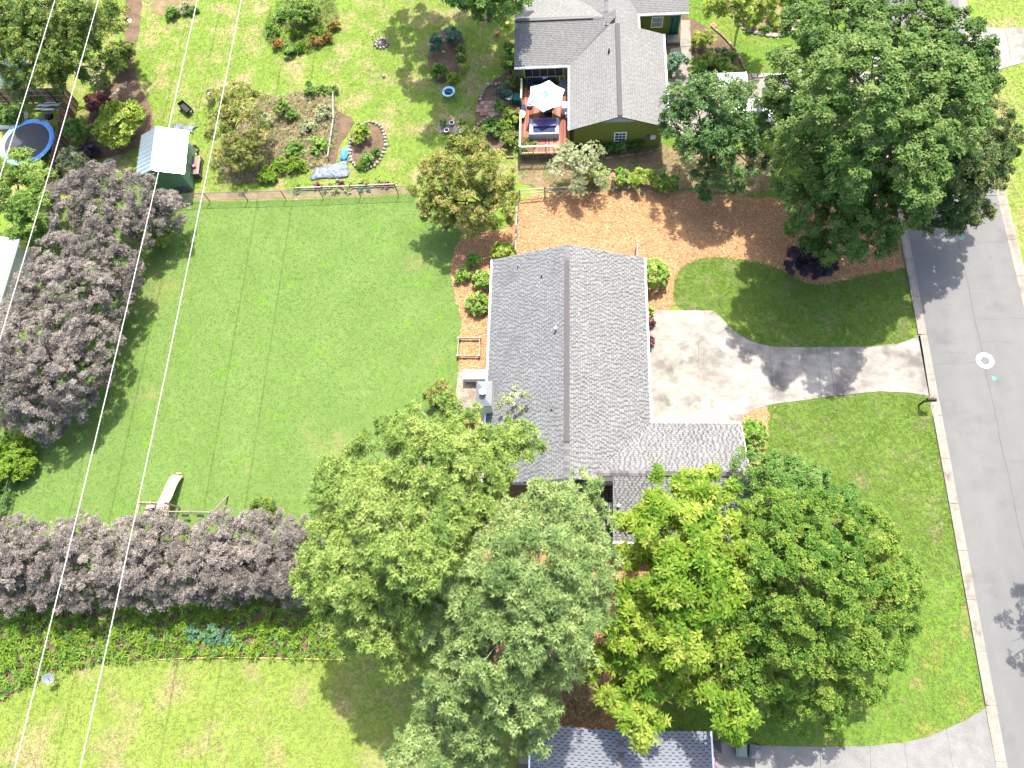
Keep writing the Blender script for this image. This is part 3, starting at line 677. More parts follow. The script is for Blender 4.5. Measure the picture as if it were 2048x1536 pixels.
def window(parent, c, wd, ht, nrm, org, panes=(2, 2), fr='white', gl='glass'):
    """c centre on the wall, nrm 'x+','x-','y+','y-'"""
    ax = nrm[0]; sg = 1 if nrm[1] == '+' else -1
    def bx(m, du, dz, wu, wz, out, dep):
        if ax == 'y': m.box((c[0] + du, c[1] + sg * out, c[2] + dz), (wu, dep, wz))
        else: m.box((c[0] + sg * out, c[1] + du, c[2] + dz), (dep, wu, wz))
    m = MB(org); bx(m, 0, 0, wd, ht, .012, .02); wn = m.build('window', M[gl], parent)
    m = MB(org)
    for sx in (-1, 1): bx(m, sx * (wd / 2 + .03), 0, .08, ht + .14, .035, .07)
    for sz in (-1, 1): bx(m, 0, sz * (ht / 2 + .03), wd - .02, .08, .033, .066)
    m.build('frame', M[fr], wn)
    for i in range(1, panes[0]): m = MB(org); bx(m, -wd / 2 + wd * i / panes[0], 0, .03, ht, .034, .025); m.build('muntin', M[fr], wn)
    for i in range(1, panes[1]): m = MB(org); bx(m, 0, -ht / 2 + ht * i / panes[1], wd, .03, .036, .03); m.build('muntin', M[fr], wn)
def pipe(parent, x, y, z, h, r, org, mat='galv', cap=None):
    m = MB(org); m.lathe((x, y, z - .15), [(r * 1.8, 0), (r * 1.7, .12), (r, .16), (r, .15 + h)], 12); o = m.build('vent_pipe', M[mat], parent, False)
    if cap: m = MB(org); m.lathe((x, y, z + h - .02), [(r * 1.3, 0), (r * 1.45, .05), (r * .7, .10)], 12); m.build('cap', M[cap], o)

# --- main house
HO = (0, 14, 0)
house = thing('house', 'grey shingled single storey house beside the white concrete driveway', 'house', HO)
XL, XR, YB, YT, RXm, ZE, ZR = -5.76, 5.42, 9.75, 26.62, -.20, 2.70, 4.72
pr = (ZR - ZE) / (XR - RXm); pl = (ZR - ZE) / (RXm - XL)
WX0, WX1, WYF, WYB, WRY, WZE, WZR, WZB = 2.73, 11.30, 14.04, 6.13, 10.25, 2.70, 4.06, 2.58
xi = RXm + (ZR - WZR) / pr                       # where the wing ridge meets the main slope
m = MB(HO); zt = .05
m.prism([(-5.3, 10.25), (4.96, 10.25), (4.96, 26.15), (-5.3, 26.15)], -.1, ZE - .05)
m.add([(-5.3, 10.25, ZE - .05), (4.96, 10.25, ZE - .05), (RXm, 10.25, ZR - .16)], [(0, 1, 2)])
m.add([(-5.3, 26.15, ZE - .05), (4.96, 26.15, ZE - .05), (RXm, 26.15, ZR - .16)], [(2, 1, 0)])
m.build('wall', M['cream'], house)
m = MB(HO); m.prism([(3.15, 6.55), (10.9, 6.55), (10.9, 13.62), (4.964, 13.62), (4.964, 10.247), (3.15, 10.247)], -.1, WZE - .12)
m.add([(10.9, 6.55, WZE - .12), (10.9, 13.62, WZE - .12), (10.9, WRY, WZR - .14)], [(0, 1, 2)])
m.build('wall', M['cream'], house)
rf = MB(HO)
slope_deck(rf, [(XL, YB, ZE), (RXm, YB, ZR), (RXm, YT, ZR), (XL, YT, ZE)])
zin = ZE  # right slope of the main roof, cut back by the wing valley
slope_deck(rf, [(RXm, YB, ZR), (3.98, YB, ZR - pr * (3.98 - RXm)), (xi + .02, WRY, WZR), (XR, WYF, ZE), (XR, YT, ZE), (RXm, YT, ZR)])
slope_deck(rf, [(xi, WRY, WZR), (WX1, WRY, WZR), (WX1, WYF, WZE), (XR, WYF, WZE)])
slope_deck(rf, [(WX0, WRY, WZR), (WX0, WYB, WZB), (WX1, WYB, WZB), (WX1, WRY, WZR)])
slope_deck(rf, [(xi, WRY, WZR), (xi + .55, YB, WZR - .19), (WX0, YB, WZR - .19), (WX0, WRY, WZR)])
roof = rf.build('roof', M['shadow_underlay'], house)
def slopeuv(e0, e1, r0):
    e0, e1, r0 = map(np.array, (e0, e1, r0)); u = unit((e1 - e0).astype(float)); v = (r0 - e0).astype(float); v = unit(v - u * (v @ u)); return e0.astype(float), u, v
S = MB(HO); ex, tb = .162, .175
O_, u_, v_ = slopeuv((XL, YB, ZE + .004), (XL, YT, ZE + .004), (RXm, YB, ZR + .004))
shingles(S, O_, u_, v_, [(0, 0), (YT - YB, 0), (YT - YB, math.hypot(RXm - XL, ZR - ZE)), (0, math.hypot(RXm - XL, ZR - ZE))], ex, tb, seed=1)
so = S.build('shingles', M['shingle_left'], roof, attr=True); so['kind'] = 'stuff'; S = MB(HO)
O_, u_, v_ = slopeuv((XR, YB, ZE + .004), (XR, YT, ZE + .004), (RXm, YB, ZR + .004)); Ls = math.hypot(XR - RXm, ZR - ZE); kx = Ls / (XR - RXm)
# (u from the rear gable, v up the slope) in two convex pieces
def mv(x): return (XR - x) * kx
shingles(S, O_, u_, v_, [(WYF - YB, 0), (YT - YB, 0), (YT - YB, Ls), (WRY - YB, Ls), (WRY - YB, mv(xi))], ex, tb, seed=2)
shingles(S, O_, u_, v_, [(0, mv(3.9)), (WRY - YB, mv(xi + .06)), (WRY - YB, Ls), (0, Ls)], ex, tb, seed=3)
O_, u_, v_ = slopeuv((xi, WYF, WZE + .006), (WX1, WYF, WZE + .006), (xi, WRY, WZR + .006)); Lf = math.hypot(WYF - WRY, WZR - WZE)
shingles(S, O_, u_, v_, [(XR - xi, 0), (WX1 - xi, 0), (WX1 - xi, Lf), (0, Lf)], ex, tb, seed=4)
O_, u_, v_ = slopeuv((WX0, WYB, WZB + .004), (WX1, WYB, WZB + .004), (WX0, WRY, WZR + .004)); Lb = math.hypot(WRY - WYB, WZR - WZB)
shingles(S, O_, u_, v_, [(0, 0), (WX1 - WX0, 0), (WX1 - WX0, Lb), (0, Lb)], ex, tb, seed=5)
so = S.build('shingles', M['shingle'], roof, attr=True); so['kind'] = 'stuff'
ridge_caps(roof, (RXm, YB + .05, ZR), (RXm, YT - .04, ZR), (1, 0, 0), pl, .19, org=HO)
ridge_caps(roof, (xi + .1, WRY, WZR), (WX1 - .03, WRY, WZR), (0, 1, 0), .37, .19, org=HO)
m = MB(HO); m.box((RXm, 18.7, ZR + .055), (.30, 13.2, .05)); m.build('ridge_vent', M['cap'], roof)
m = MB(HO); m.box((7.6, WRY, WZR + .052), (5.6, .30, .05)); m.build('ridge_vent', M['cap'], roof)
for (c, d) in (((XL - .05, (YB + YT) / 2, ZE - .06), (.12, YT - YB, .13)), ((XR + .05, (WYF + YT) / 2 + .06, ZE - .06), (.12, YT - WYF - .1, .13)), (((XR + WX1) / 2, WYF + .05, WZE - .06), (WX1 - XR, .12, .13)), (((WX0 + WX1) / 2, WYB - .05, WZB - .06), (WX1 - WX0, .12, .13))):
    m = MB(HO); m.box(c, d); m.build('gutter', M['white'], house)
for (a, b) in (((XL, YT, ZE), (RXm, YT, ZR)), ((RXm, YT, ZR), (XR, YT, ZE)), ((XL, YB, ZE), (RXm, YB, ZR))):
    sg = .02 if a[1] == YT else -.02
    m = MB(HO); m.add([(a[0], a[1] + sg, a[2] - .02), (b[0], b[1] + sg, b[2] - .02), (b[0], b[1] + sg, b[2] - .18), (a[0], a[1] + sg, a[2] - .18), (a[0], a[1], a[2] - .02), (b[0], b[1], b[2] - .02), (b[0], b[1], b[2] - .18), (a[0], a[1], a[2] - .18)], [(0, 1, 2, 3), (7, 6, 5, 4), (0, 4, 5, 1), (3, 2, 6, 7)]); m.build('fascia', M['white'], house)
m = MB(HO); m.add([(WX1 + .01, WYF, WZE), (WX1 + .01, WRY, WZR), (WX1 + .01, WRY, WZR - .18), (WX1 + .01, WYF, WZE - .18), (WX1 + .05, WYF, WZE), (WX1 + .05, WRY, WZR), (WX1 + .05, WRY, WZR - .18), (WX1 + .05, WYF, WZE - .18)], [(0, 1, 2, 3), (7, 6, 5, 4), (0, 4, 5, 1), (3, 2, 6, 7)]); m.build('fascia', M['white'], house)
def zmain(x): return ZR - pr * (x - RXm) if x > RXm else ZR - pl * (RXm - x)
for (px, py, h, r, mt) in ((1083, 550, .32, .05, 'black'), (1034, 522, .25, .045, 'black'), (1103, 819, .22, .05, 'black')):
    p = G(px, py, 4.3); pipe(house, p[0], p[1], zmain(p[0]), h, r, HO, mt)
p = G(1111, 655, 4.9); pipe(house, p[0], p[1], zmain(p[0]), .38, .07, HO, 'galv', 'white')
p = G(1238, 1008, 4.6); pipe(house, p[0], p[1] , WZB + (p[1] - WYB) * (WZR - WZB) / (WRY - WYB), .75, .07, HO, 'rubber', 'white')
window(house, (1.0, 10.25, 1.25), 2.3, 2.0, 'y-', HO, (2, 1), 'white'); window(house, (-2.6, 10.25, 1.5), 1.2, 1.2, 'y-', HO)
window(house, (4.96, 22.5, 1.5), 1.3, 1.2, 'x+', HO); window(house, (4.96, 18.0, 1.5), 1.3, 1.2, 'x+', HO); window(house, (-5.3, 24, 1.5), 1.2, 1.1, 'x-', HO); window(house, (-5.3, 20, 1.5), 1.2, 1.1, 'x-', HO)
m = MB(HO); m.box((4.985, 15.6, 1.06), (.05, .95, 2.1)); d_ = m.build('door', M['olive'], house); m = MB(HO); m.lathe((5.05, 15.95, 1.0), [(.03, -.03), (.03, .03)], 8); m.build('handle', M['galv'], d_)
m = MB(HO); m.box((7.9, 13.645, 1.1), (4.6, .05, 2.15)); gd = m.build('garage_door', M['white'], house)
for i in range(1, 4):
    m = MB(HO); m.box((7.9, 13.675, .03 + i * .54), (4.5, .02, .03)); m.build('panel_rail', M['cover'], gd)
# chimney chase on the rear wall
c0 = G(953, 762, 4.6); c1 = G(983, 812, 4.6)
cx, cy = (c0[0] + c1[0]) / 2, (c0[1] + c1[1]) / 2; cw, cd = c1[0] - c0[0], c0[1] - c1[1]
m = MB(HO); m.box((cx, cy, 2.15), (cw - .12, cd - .12, 4.5)); ch = m.build('chimney', M['cream'], house)
m = MB(HO); m.add([(cx - cw / 2, cy - cd / 2, 4.4), (cx + cw / 2, cy - cd / 2, 4.4), (cx + cw / 2, cy + cd / 2, 4.4), (cx - cw / 2, cy + cd / 2, 4.4), (cx - cw / 2, cy - cd / 2, 4.55), (cx + cw / 2, cy - cd / 2, 4.55), (cx + cw / 2, cy + cd / 2, 4.55), (cx - cw / 2, cy + cd / 2, 4.55), (cx, cy - .25, 4.68), (cx, cy + .25, 4.68)],
    [(3, 2, 1, 0), (0, 1, 5, 4), (1, 2, 6, 5), (2, 3, 7, 6), (3, 0, 4, 7), (4, 5, 8), (6, 7, 9), (5, 6, 9, 8), (7, 4, 8, 9)]); m.build('chimney_cap', M['grey_box'], ch)
m = MB(HO); m.lathe((cx - .05, cy, 4.6), [(.11, 0), (.11, .38), (.23, .38), (.23, .44), (.14, .50)], 20); m.build('flue', M['white'], ch)

# concrete pad with the covered box
slab_set('patio_pad', [GP([(917, 740), (985, 738), (985, 818), (908, 818)])], .03, 'concrete')
b0, b1 = G(928, 740, .85), G(968, 757, .85)
bx_ = thing('storage_box', 'long white covered box against the rear wall on the concrete pad', 'storage box', ((b0[0] + b1[0]) / 2, (b0[1] + b1[1]) / 2, .03))
m = MB(); m.box((0, 0, .36), (1.5, .62, .72)); m.build('body', M['cover'], bx_)
m = MB(); m.bbox((0, 0, .78), (1.62, .72, .14), 0, .05); m.build('lid', M['white'], bx_)
m = MB(); m.box((.62, .0, .90), (.22, .3, .10), .5); m.build('latch', M['cover'], bx_)

# rear deck, bench and grill things
DO = (1.2, 8.0, 0); dk = thing('rear_deck', 'low brown plank deck in the corner behind the house', 'deck', DO)
nb = 26
for i in range(nb):
    y = 6.12 + i * .153
    m = MB(DO); m.box((.55, y, .19), (4.6, .143, .035), var=random.random()); m.build('plank', M['deck_brown'], dk, attr=True)
m = MB(DO); m.box((.55, 8.0, .085), (4.4, 3.8, .165)); m.build('joists', M['bark'], dk)
bp = G(1219, 1027, .9); bn = thing('console_table', 'white narrow table with a dark tray beside the rear wall', 'table', (bp[0], bp[1], .208))
m = MB(); m.bbox((0, 0, .72), (.34, 1.45, .06), 0, .015); m.build('top', M['white'], bn)
for sx in (-1, 1):
    for sy in (-1, 1): m = MB(); m.box((sx * .13, sy * .65, .345), (.06, .06, .69)); m.build('leg', M['white'], bn)
m = MB(); m.box((.02, 0, .775), (.16, .88, .05)); m.build('tray', M['black'], bn)
tp = G(1206, 994, .3); fr = thing('fire_pit_table', 'square black frame table on the rear deck', 'table', (tp[0], tp[1], .208))
m = MB()
for s_ in (-1, 1): m.box((0, s_ * .38, .42), (.84, .08, .06)); m.box((s_ * .38, 0, .42), (.08, .68, .06))
m.build('rim', M['black'], fr); m = MB(); m.box((0, 0, .40), (.68, .68, .04)); m.build('top', M['deck_brown'], fr)
for sx in (-1, 1):
    for sy in (-1, 1): m = MB(); m.box((sx * .37, sy * .37, .195), (.06, .06, .39)); m.build('leg', M['black'], fr)
hp = G(1219, 1063, .4); hr = thing('hose_reel', 'coiled green garden hose on a reel by the deck corner', 'hose reel', (hp[0], hp[1], -.008))
m = MB()
for i in range(4): m.tube([(-.12 + .08 * i, .26 * math.cos(a), .34 + .26 * math.sin(a)) for a in np.linspace(0, 6.28, 14)], .035, 5)
m.build('hose', M['teal'], hr)
m = MB(); m.box((-.2, 0, .17), (.04, .4, .34)); m.box((.2, 0, .17), (.04, .4, .34)); m.tube([(-.22, 0, .34), (.22, 0, .34)], .03); m.build('frame', M['black'], hr)

# --- neighbour's house at the top of the picture
NO = (3.8, 42, 0)
nh = thing('house', 'olive green house with pale roofs and a red deck behind the cars', 'house', NO)
AX0, AX1, ARX, AY0, AY1, AZE, AZR = -.05, 7.72, 3.84, 38.1, 47.55, 2.80, 4.20
m = MB(NO); m.prism([(.35, 38.55), (7.3, 38.55), (7.3, 47.3), (.35, 47.3)], -.1, AZE - .03)
m.add([(.35, 38.55, AZE - .03), (7.3, 38.55, AZE - .03), (ARX, 38.55, AZR - .17)], [(0, 1, 2)]); m.build('wall', M['olive'], nh)
m = MB(NO)
for i in range(18): m.box((.36 + i * .405, 38.535, 1.38), (.05, .03, 2.74))
o = m.build('batten', M['olive'], nh); o['kind'] = 'stuff'
m = MB(NO); m.add([(1.35, 38.50, 3.13), (6.35, 38.50, 3.13), (ARX, 38.50, AZR - .15), (1.35, 38.53, 3.13), (6.35, 38.53, 3.13), (ARX, 38.53, AZR - .15)], [(0, 1, 2), (0, 3, 4, 1)]); m.build('gable_board', M['gutterblue'], nh)
m = MB(NO); m.box((3.84, 38.49, 3.78), (.7, .05, .14)); m.build('gable_vent', M['grey_box'], nh)
m = MB(NO); m.prism([(-4.15, 45.05), (.345, 45.05), (.345, 51.6), (-4.15, 51.6)], -.1, 2.76); m.build('wall', M['olive'], nh)
m = MB(NO); m.prism([(1.0, 47.305), (5.3, 47.305), (5.3, 58), (1.0, 58)], -.1, 2.74); m.build('wall', M['olive'], nh)
m = MB(NO); m.prism([(5.305, 50.3), (9.4, 50.3), (9.4, 56), (5.305, 56)], -.1, 2.72); m.build('wall', M['olive'], nh)
m = MB(NO)
for i in range(10): m.box((5.5 + i * .405, 50.285, 1.35), (.05, .03, 2.68))
o = m.build('batten', M['olive'], nh); o['kind'] = 'stuff'
rf = MB(NO)
slope_deck(rf, [(AX0, AY0, AZE), (ARX, AY0, AZR), (ARX, AY1, AZR), (AX0, AY1, AZE)])
slope_deck(rf, [(ARX, AY0, AZR), (AX1, AY0, AZE), (AX1, AY1, AZE), (ARX, AY1, AZR)])
# rear-left wing: ridge along x
BX0, BYE, BYR, BYK, BZE, BZR = -4.60, 44.62, 48.3, 52.0, 2.80, 4.10
slope_deck(rf, [(BX0, BYE, BZE), (.02, BYE, BZE), (3.75, BYR, BZR), (BX0, BYR, BZR)])
slope_deck(rf, [(BX0, BYR, BZR), (3.75, BYR, BZR), (3.75, BYK, BZE), (BX0, BYK, BZE)])
# upper wing beyond the ridge end
CX0, CX1, CRX, CY0, CY1, CZE, CZR = .2, 5.72, 3.0, 47.56, 59, 2.78, 3.96
slope_deck(rf, [(CX0, CY0 + .02, CZE), (CRX, CY0 + .02, CZR), (CRX, CY1, CZR), (CX0, CY1, CZE)])
slope_deck(rf, [(CRX, CY0 + .02, CZR), (CX1, CY0 + .02, CZE), (CX1, CY1, CZE), (CRX, CY1, CZR)])
slope_deck(rf, [(5.0, 49.85, 2.76), (9.9, 49.85, 2.76), (9.9, 55, 4.2), (5.0, 55, 4.2)])
nroof = rf.build('roof', M['shadow_underlay'], nh)
S = MB(NO); sl = math.hypot(ARX - AX0, AZR - AZE); nx, nt_ = .150, .26
for (e0, e1, r0, poly, sd_) in (
    ((AX0, AY0, AZE + .004), (AX0, AY1, AZE + .004), (ARX, AY0, AZR + .004), [(0, 0), (6.5, 0), (9.45, sl * .86), (9.45, sl), (0, sl)], 21),
    ((AX1, AY0, AZE + .004), (AX1, AY1, AZE + .004), (ARX, AY0, AZR + .004), [(0, 0), (9.45, 0), (9.45, sl), (0, sl)], 22),
    ((BX0, BYE, BZE + .005), (.02, BYE, BZE + .005), (BX0, BYR, BZR + .005), [(0, 0), (4.62, 0), (8.35, 3.9), (0, 3.9)], 23),
    ((BX0, BYK, BZE + .004), (.02, BYK, BZE + .004), (BX0, BYR, BZR + .004), [(0, 0), (5.4, 0), (7.4, 3.9), (0, 3.9)], 24),
    ((CX1, CY0 + .02, CZE + .004), (CX1, CY1, CZE + .004), (CRX, CY0 + .02, CZR + .004), [(0, 0), (11.4, 0), (11.4, 2.95), (0, 2.95)], 25),
    ((CX0, CY0 + .02, CZE + .004), (CX0, CY1, CZE + .004), (CRX, CY0 + .02, CZR + .004), [(3.4, 0), (11.4, 0), (11.4, 3.0), (.9, 3.0)], 26),
    ((5.0, 49.85, 2.764), (9.9, 49.85, 2.764), (5.0, 55, 4.204), [(0, 0), (4.9, 0), (4.9, 5.3), (0, 5.3)], 27)):
    O_, u_, v_ = slopeuv(e0, e1, r0); shingles(S, O_, u_, v_, poly, nx, nt_, .014, .38, .62, True, sd_)
so = S.build('shingles', M['shingle_n'], nroof, attr=True); so['kind'] = 'stuff'
ridge_caps(nroof, (ARX, AY0 + .03, AZR), (ARX, AY1 - .03, AZR), (1, 0, 0), .36, .17, org=NO); ridge_caps(nroof, (BX0 + .02, BYR, BZR), (2.9, BYR, BZR), (0, 1, 0), .35, .17, org=NO); ridge_caps(nroof, (CRX, CY0 + .3, CZR), (CRX, CY1, CZR), (1, 0, 0), .4, .17, org=NO)
m = MB(NO); m.box((ARX, 42.8, AZR + .05), (.34, 9.2, .05)); m.build('ridge_vent', M['cap'], nroof)
m = MB(NO); m.box((-1.3, BYR, BZR + .05), (6.4, .30, .05)); m.build('ridge_vent', M['black'], nroof)
for (c, d) in (((AX0 - .05, 41.4, AZE - .06), (.12, 6.5, .13)), ((AX1 + .05, 42.85, AZE - .06), (.12, 9.4, .13)), ((-2.35, BYE - .05, BZE - .06), (4.5, .12, .13)), ((CX1 + .05, 49.4, CZE - .06), (.12, 3.4, .13)), ((7.85, 49.80, 2.70), (4.1, .12, .13))):
    m = MB(NO); m.box(c, d); m.build('gutter', M['white'], nh)
p = G(1218, 100, 4.2); pipe(nh, p[0], p[1], AZR - .1, .3, .05, NO, 'black')
window(nh, (4.05, 38.55, 1.35), .85, .95, 'y-', NO, (3, 3), 'white', 'glass')
window(nh, (7.45, 50.3, 1.5), .85, 1.0, 'y-', NO, (1, 2), 'white', 'glass_pale')
window(nh, (-2.2, 45.05, 1.75), 3.2, .9, 'y-', NO, (5, 1), 'sage', 'glass')
m = MB(NO); m.box((8.95, 50.29, 1.02), (.8, .04, 2.04)); d_ = m.build('door', M['teal'], nh); m = MB(NO); m.lathe((8.65, 50.25, 1.0), [(.03, -.03), (.03, .03)], 8); m.build('handle', M['galv'], d_)
m = MB(NO); m.box((8.95, 49.7, .10), (1.1, .9, .2)); m.build('doorstep', M['kerb'], nh)
for (px_, w_) in ((1296, .30), (1306, .42)):
    p = G(px_, 268, 1.3); m = MB(NO); m.box((p[0], 38.48, 1.25), (w_, .12, .42)); m.build('meter_box', M['grey_box'] if w_ < .4 else M['cover'], nh)
# deck
KO = (-2.1, 40.8, 0); dk = thing('deck', 'raised red plank deck with pale green railing under the parasol', 'deck', KO)
ZD = .75
for i in range(30):
    x = -4.02 + i * .135
    if x > .0: break
    y1 = 44.6; y0 = 37.55
    m = MB(KO); m.box((x, (y0 + y1) / 2, ZD - .02), (.127, y1 - y0, .04), var=random.random()); m.build('plank', M['deck'], dk, attr=True)
m = MB(KO); m.box((-2.05, 41.0, .345), (3.9, 6.8, .69)); m.build('deck_frame', M['bark'], dk)
def rail(parent, a, b, org, z0=ZD, h=.92, mat='sage'):
    a, b = np.array(a, float), np.array(b, float); L = np.linalg.norm(b - a); rz = math.atan2(b[1] - a[1], b[0] - a[0]); c = (a + b) / 2
    m = MB(org); m.box((c[0], c[1], z0 + h), (L, .14, .05), rz); m.build('top_rail', M[mat], parent)
    m = MB(org); m.box((c[0], c[1], z0 + .12), (L, .05, .08), rz); m.build('bottom_rail', M[mat], parent)
    n = int(L / 1.5) + 1
    for i in range(n + 1):
        p = a + (b - a) * i / n; m = MB(org); m.box((p[0], p[1], z0 + h / 2 - .02), (.10, .10, h + .02)); m.build('post', M[mat], parent)
        if i % 2 == 0: m = MB(org); m.lathe((p[0], p[1], z0 + h + .025), [(.075, 0), (.075, .06), (.02, .10)], 8); m.build('post_light', M['white'], parent)
    m = MB(org)
    for i in range(int(L / .14)):
        p = a + (b - a) * (i + .5) / int(L / .14); m.box((p[0], p[1], z0 + h / 2), (.035, .035, h - .16))
    o = m.build('balusters', M[mat], parent); o['kind'] = 'stuff'
rail(dk, (-4.06, 37.6), (-4.06, 41.2), KO); rail(dk, (-4.06, 42.5), (-4.06, 44.4), KO); rail(dk, (-4.0, 37.56), (-.9, 37.56), KO)
for i in range(4):
    m = MB(KO); m.box((-4.35 - i * .30, 41.85, ZD - .15 - i * .15), (.32, 1.15, .05), var=random.random()); m.build('stair_tread', M['deck'], dk, attr=True)
m = MB(KO); m.tube([(-4.1, 41.3, ZD + .85), (-5.5, 41.25, .75)], .04, 6); m.build('stair_rail', M['deck_brown'], dk)
for i in range(9):
    x = -4.2 - i * .15; m = MB(KO); m.box((x, 41.3, ZD + .38 - i * .082), (.04, .05, .8)); m.build('stair_baluster', M['deck'], dk)
# parasol
uc = G(1092, 189, 2.9); um = thing('parasol', 'large white and pale blue six sided parasol over the deck', 'parasol', (uc[0], uc[1], ZD))
m = MB(); R = 1.62; ring = [(R * math.cos(math.radians(60 * i + 22)), R * math.sin(math.radians(60 * i + 22)), 1.98) for i in range(6)]
for i in range(6):
    a, b = np.array(ring[i]), np.array(ring[(i + 1) % 6]); mid = (a + b) / 2 * np.array([.93, .93, 1]); top = np.array([0, 0, 2.55])
    hm = (mid + top) / 2 * np.array([1, 1, .975])
    mb_ = MB(); mb_.add([top, a, mid, b, (a + top) / 2, (b + top) / 2, hm], [(0, 4, 6), (0, 6, 5), (4, 1, 2, 6), (6, 2, 3, 5)]); mb_.build('panel', M['umbrella'], um)
    m = MB(); m.tube([(0, 0, 2.50), a * np.array([.99, .99, 1]) - (0, 0, .02)], .012, 4); m.build('rib', M['galv'], um)
m = MB(); m.tube([(0, 0, 0), (0, 0, 2.58)], .028, 8); m.build('pole', M['galv'], um); m = MB(); m.lathe((0, 0, 2.54), [(.05, 0), (.06, .04), (.02, .12)], 10); m.build('finial', M['white'], um); m = MB(); m.lathe((0, 0, 0), [(.28, 0), (.28, .06), (.06, .10)], 16); m.build('base', M['black'], um)
tp = (uc[0], uc[1] - .05); tb_ = thing('patio_table', 'round dark patio table beneath the parasol', 'table', (tp[0], tp[1] + .0, ZD))
m = MB(); m.ring((0, 0, 0), .08, .62, .68, .72, 28); m.build('top', M['black'], tb_)
for a in range(4):
    m = MB(); q = a * math.pi / 2 + .6; m.tube([(.50 * math.cos(q), .50 * math.sin(q), .68), (.54 * math.cos(q), .54 * math.sin(q), 0)], .02, 6); m.build('leg', M['black'], tb_)
def chair(label, x, y, z, rz, mat='black', cushion=None, group=None, wd=.52):
    c = thing('chair', label, 'chair', (x, y, z), rz, group)
    m = MB(); m.bbox((0, 0, .43), (wd, .50, .06), 0, .015); m.build('seat', M[cushion or mat], c)
    m = MB(); m.bbox((0, .25, .72), (wd, .06, .56), 0, .015); m.build('backrest', M[cushion or mat], c)
    for sx in (-1, 1):
        for sy in (-1, 1): m = MB(); m.box((sx * (wd / 2 - .03), sy * .22, .20), (.04, .04, .40)); m.build('leg', M[mat], c)
        m = MB(); m.box((sx * (wd / 2 - .01), .02, .63), (.05, .46, .04)); m.build('armrest', M[mat], c)
    return c
p = G(1098, 226, 1.3); chair('black metal chair drawn up to the near side of the patio table', p[0], p[1], ZD, math.pi)
p = G(1060, 165, 1.2); chair('navy cushioned chair in the deck corner by the left railing', p[0], p[1], ZD, math.pi / 2 + .3, 'black', 'navy', wd=.6)
p = G(1085, 152, 1.2); sf = thing('sofa', 'navy cushioned outdoor sofa against the olive wall', 'sofa', (p[0] + .1, p[1], ZD))
m = MB(); m.box((0, 0, .17), (1.9, .78, .28)); m.build('base', M['black'], sf)
for i in range(3): m = MB(); m.bbox((-.62 + i * .62, -.05, .38), (.60, .66, .14), 0, .04); m.build('seat_cushion', M['navy'], sf); m = MB(); m.bbox((-.62 + i * .62, .30, .62), (.60, .18, .42), 0, .06); m.build('back_cushion', M['navy'], sf)
m = MB(); m.bbox((.1, -.1, .49), (.45, .35, .08), .4, .03); m.build('throw_pillow', M['cover'], sf)
p = G(1124, 149, 1.2); sq = thing('side_table', 'small white framed side table beside the sofa', 'table', (p[0], p[1], ZD))
m = MB()
for s_ in (-1, 1): m.box((0, s_ * .2, .5), (.46, .06, .05)); m.box((s_ * .2, 0, .5), (.06, .34, .05))
m.build('rim', M['white'], sq); m = MB(); m.box((0, 0, .49), (.34, .34, .02)); m.build('top', M['black'], sq)
for sx in (-1, 1):
    for sy in (-1, 1): m = MB(); m.box((sx * .2, sy * .2, .235), (.05, .05, .47)); m.build('leg', M['white'], sq)
r0, r1 = G(1116, 156, .75), G(1135, 186, .75)
m = MB(); m.prism([(r0[0], r0[1]), (-.12, r0[1]), (-.12, r1[1]), (r0[0] + .25, r1[1])], ZD + .002, ZD + .012); o = m.build('outdoor_rug', M['rug']); tag(o, 'grey patterned outdoor rug on the deck beside the wall', 'rug')
# hot tub
t0, t1 = G(1059, 237, 1.35), G(1118, 267, 1.35); hc = ((t0[0] + t1[0]) / 2, (t0[1] + t1[1]) / 2); hw, hd = t1[0] - t0[0], t0[1] - t1[1]
ht = thing('hot_tub', 'square hot tub with folded purple cover set in the deck', 'hot tub', (hc[0], hc[1], ZD))
m = MB(); m.bbox((0, 0, .30), (hw, hd, .60), 0, .04); m.build('shell', M['tub_rim'], ht)
m = MB(); m.box((0, -.25, .61), (hw * .74, hd * .50, .02)); m.build('water_well', M['navy'], ht)
m = MB(); m.bbox((.05, .22, .70), (hw * .78, hd * .46, .16), 0, .03); m.build('folded_cover', M['tub'], ht)
# grill cart and other deck things
for (px_, py_, lab, mt, d) in ((1130, 210, 'white cabinet against the house wall on the deck', 'white', (.5, .62, .8)), (1136, 223, 'low white box beside the deck cabinet', 'white', (.4, .55, .45))):
    p = G(px_, py_, ZD + d[2]); c = thing('cabinet', lab, 'cabinet', (p[0], p[1], ZD)); m = MB(); m.box((0, 0, d[2] / 2), d); m.build('body', M[mt], c); m = MB(); m.bbox((0, 0, d[2] + .02), (d[0] + .04, d[1] + .04, .04), 0, .01); m.build('top', M[mt], c)
p = G(1060, 209, .95); pt = thing('flower_pot', 'white ringed flower pot on the deck boards', 'pot', (p[0], p[1], ZD)); m = MB(); m.lathe((0, 0, 0), [(.16, 0), (.24, .30), (.25, .34), (.21, .34), (.19, .28)], 18, top=False); m.build('pot', M['white'], pt); m = MB(); m.lathe((0, 0, .26), [(.19, 0), (.18, .02)], 16); m.build('potting_soil', M['soil'], pt)
p = G(1046, 226, 1.2)
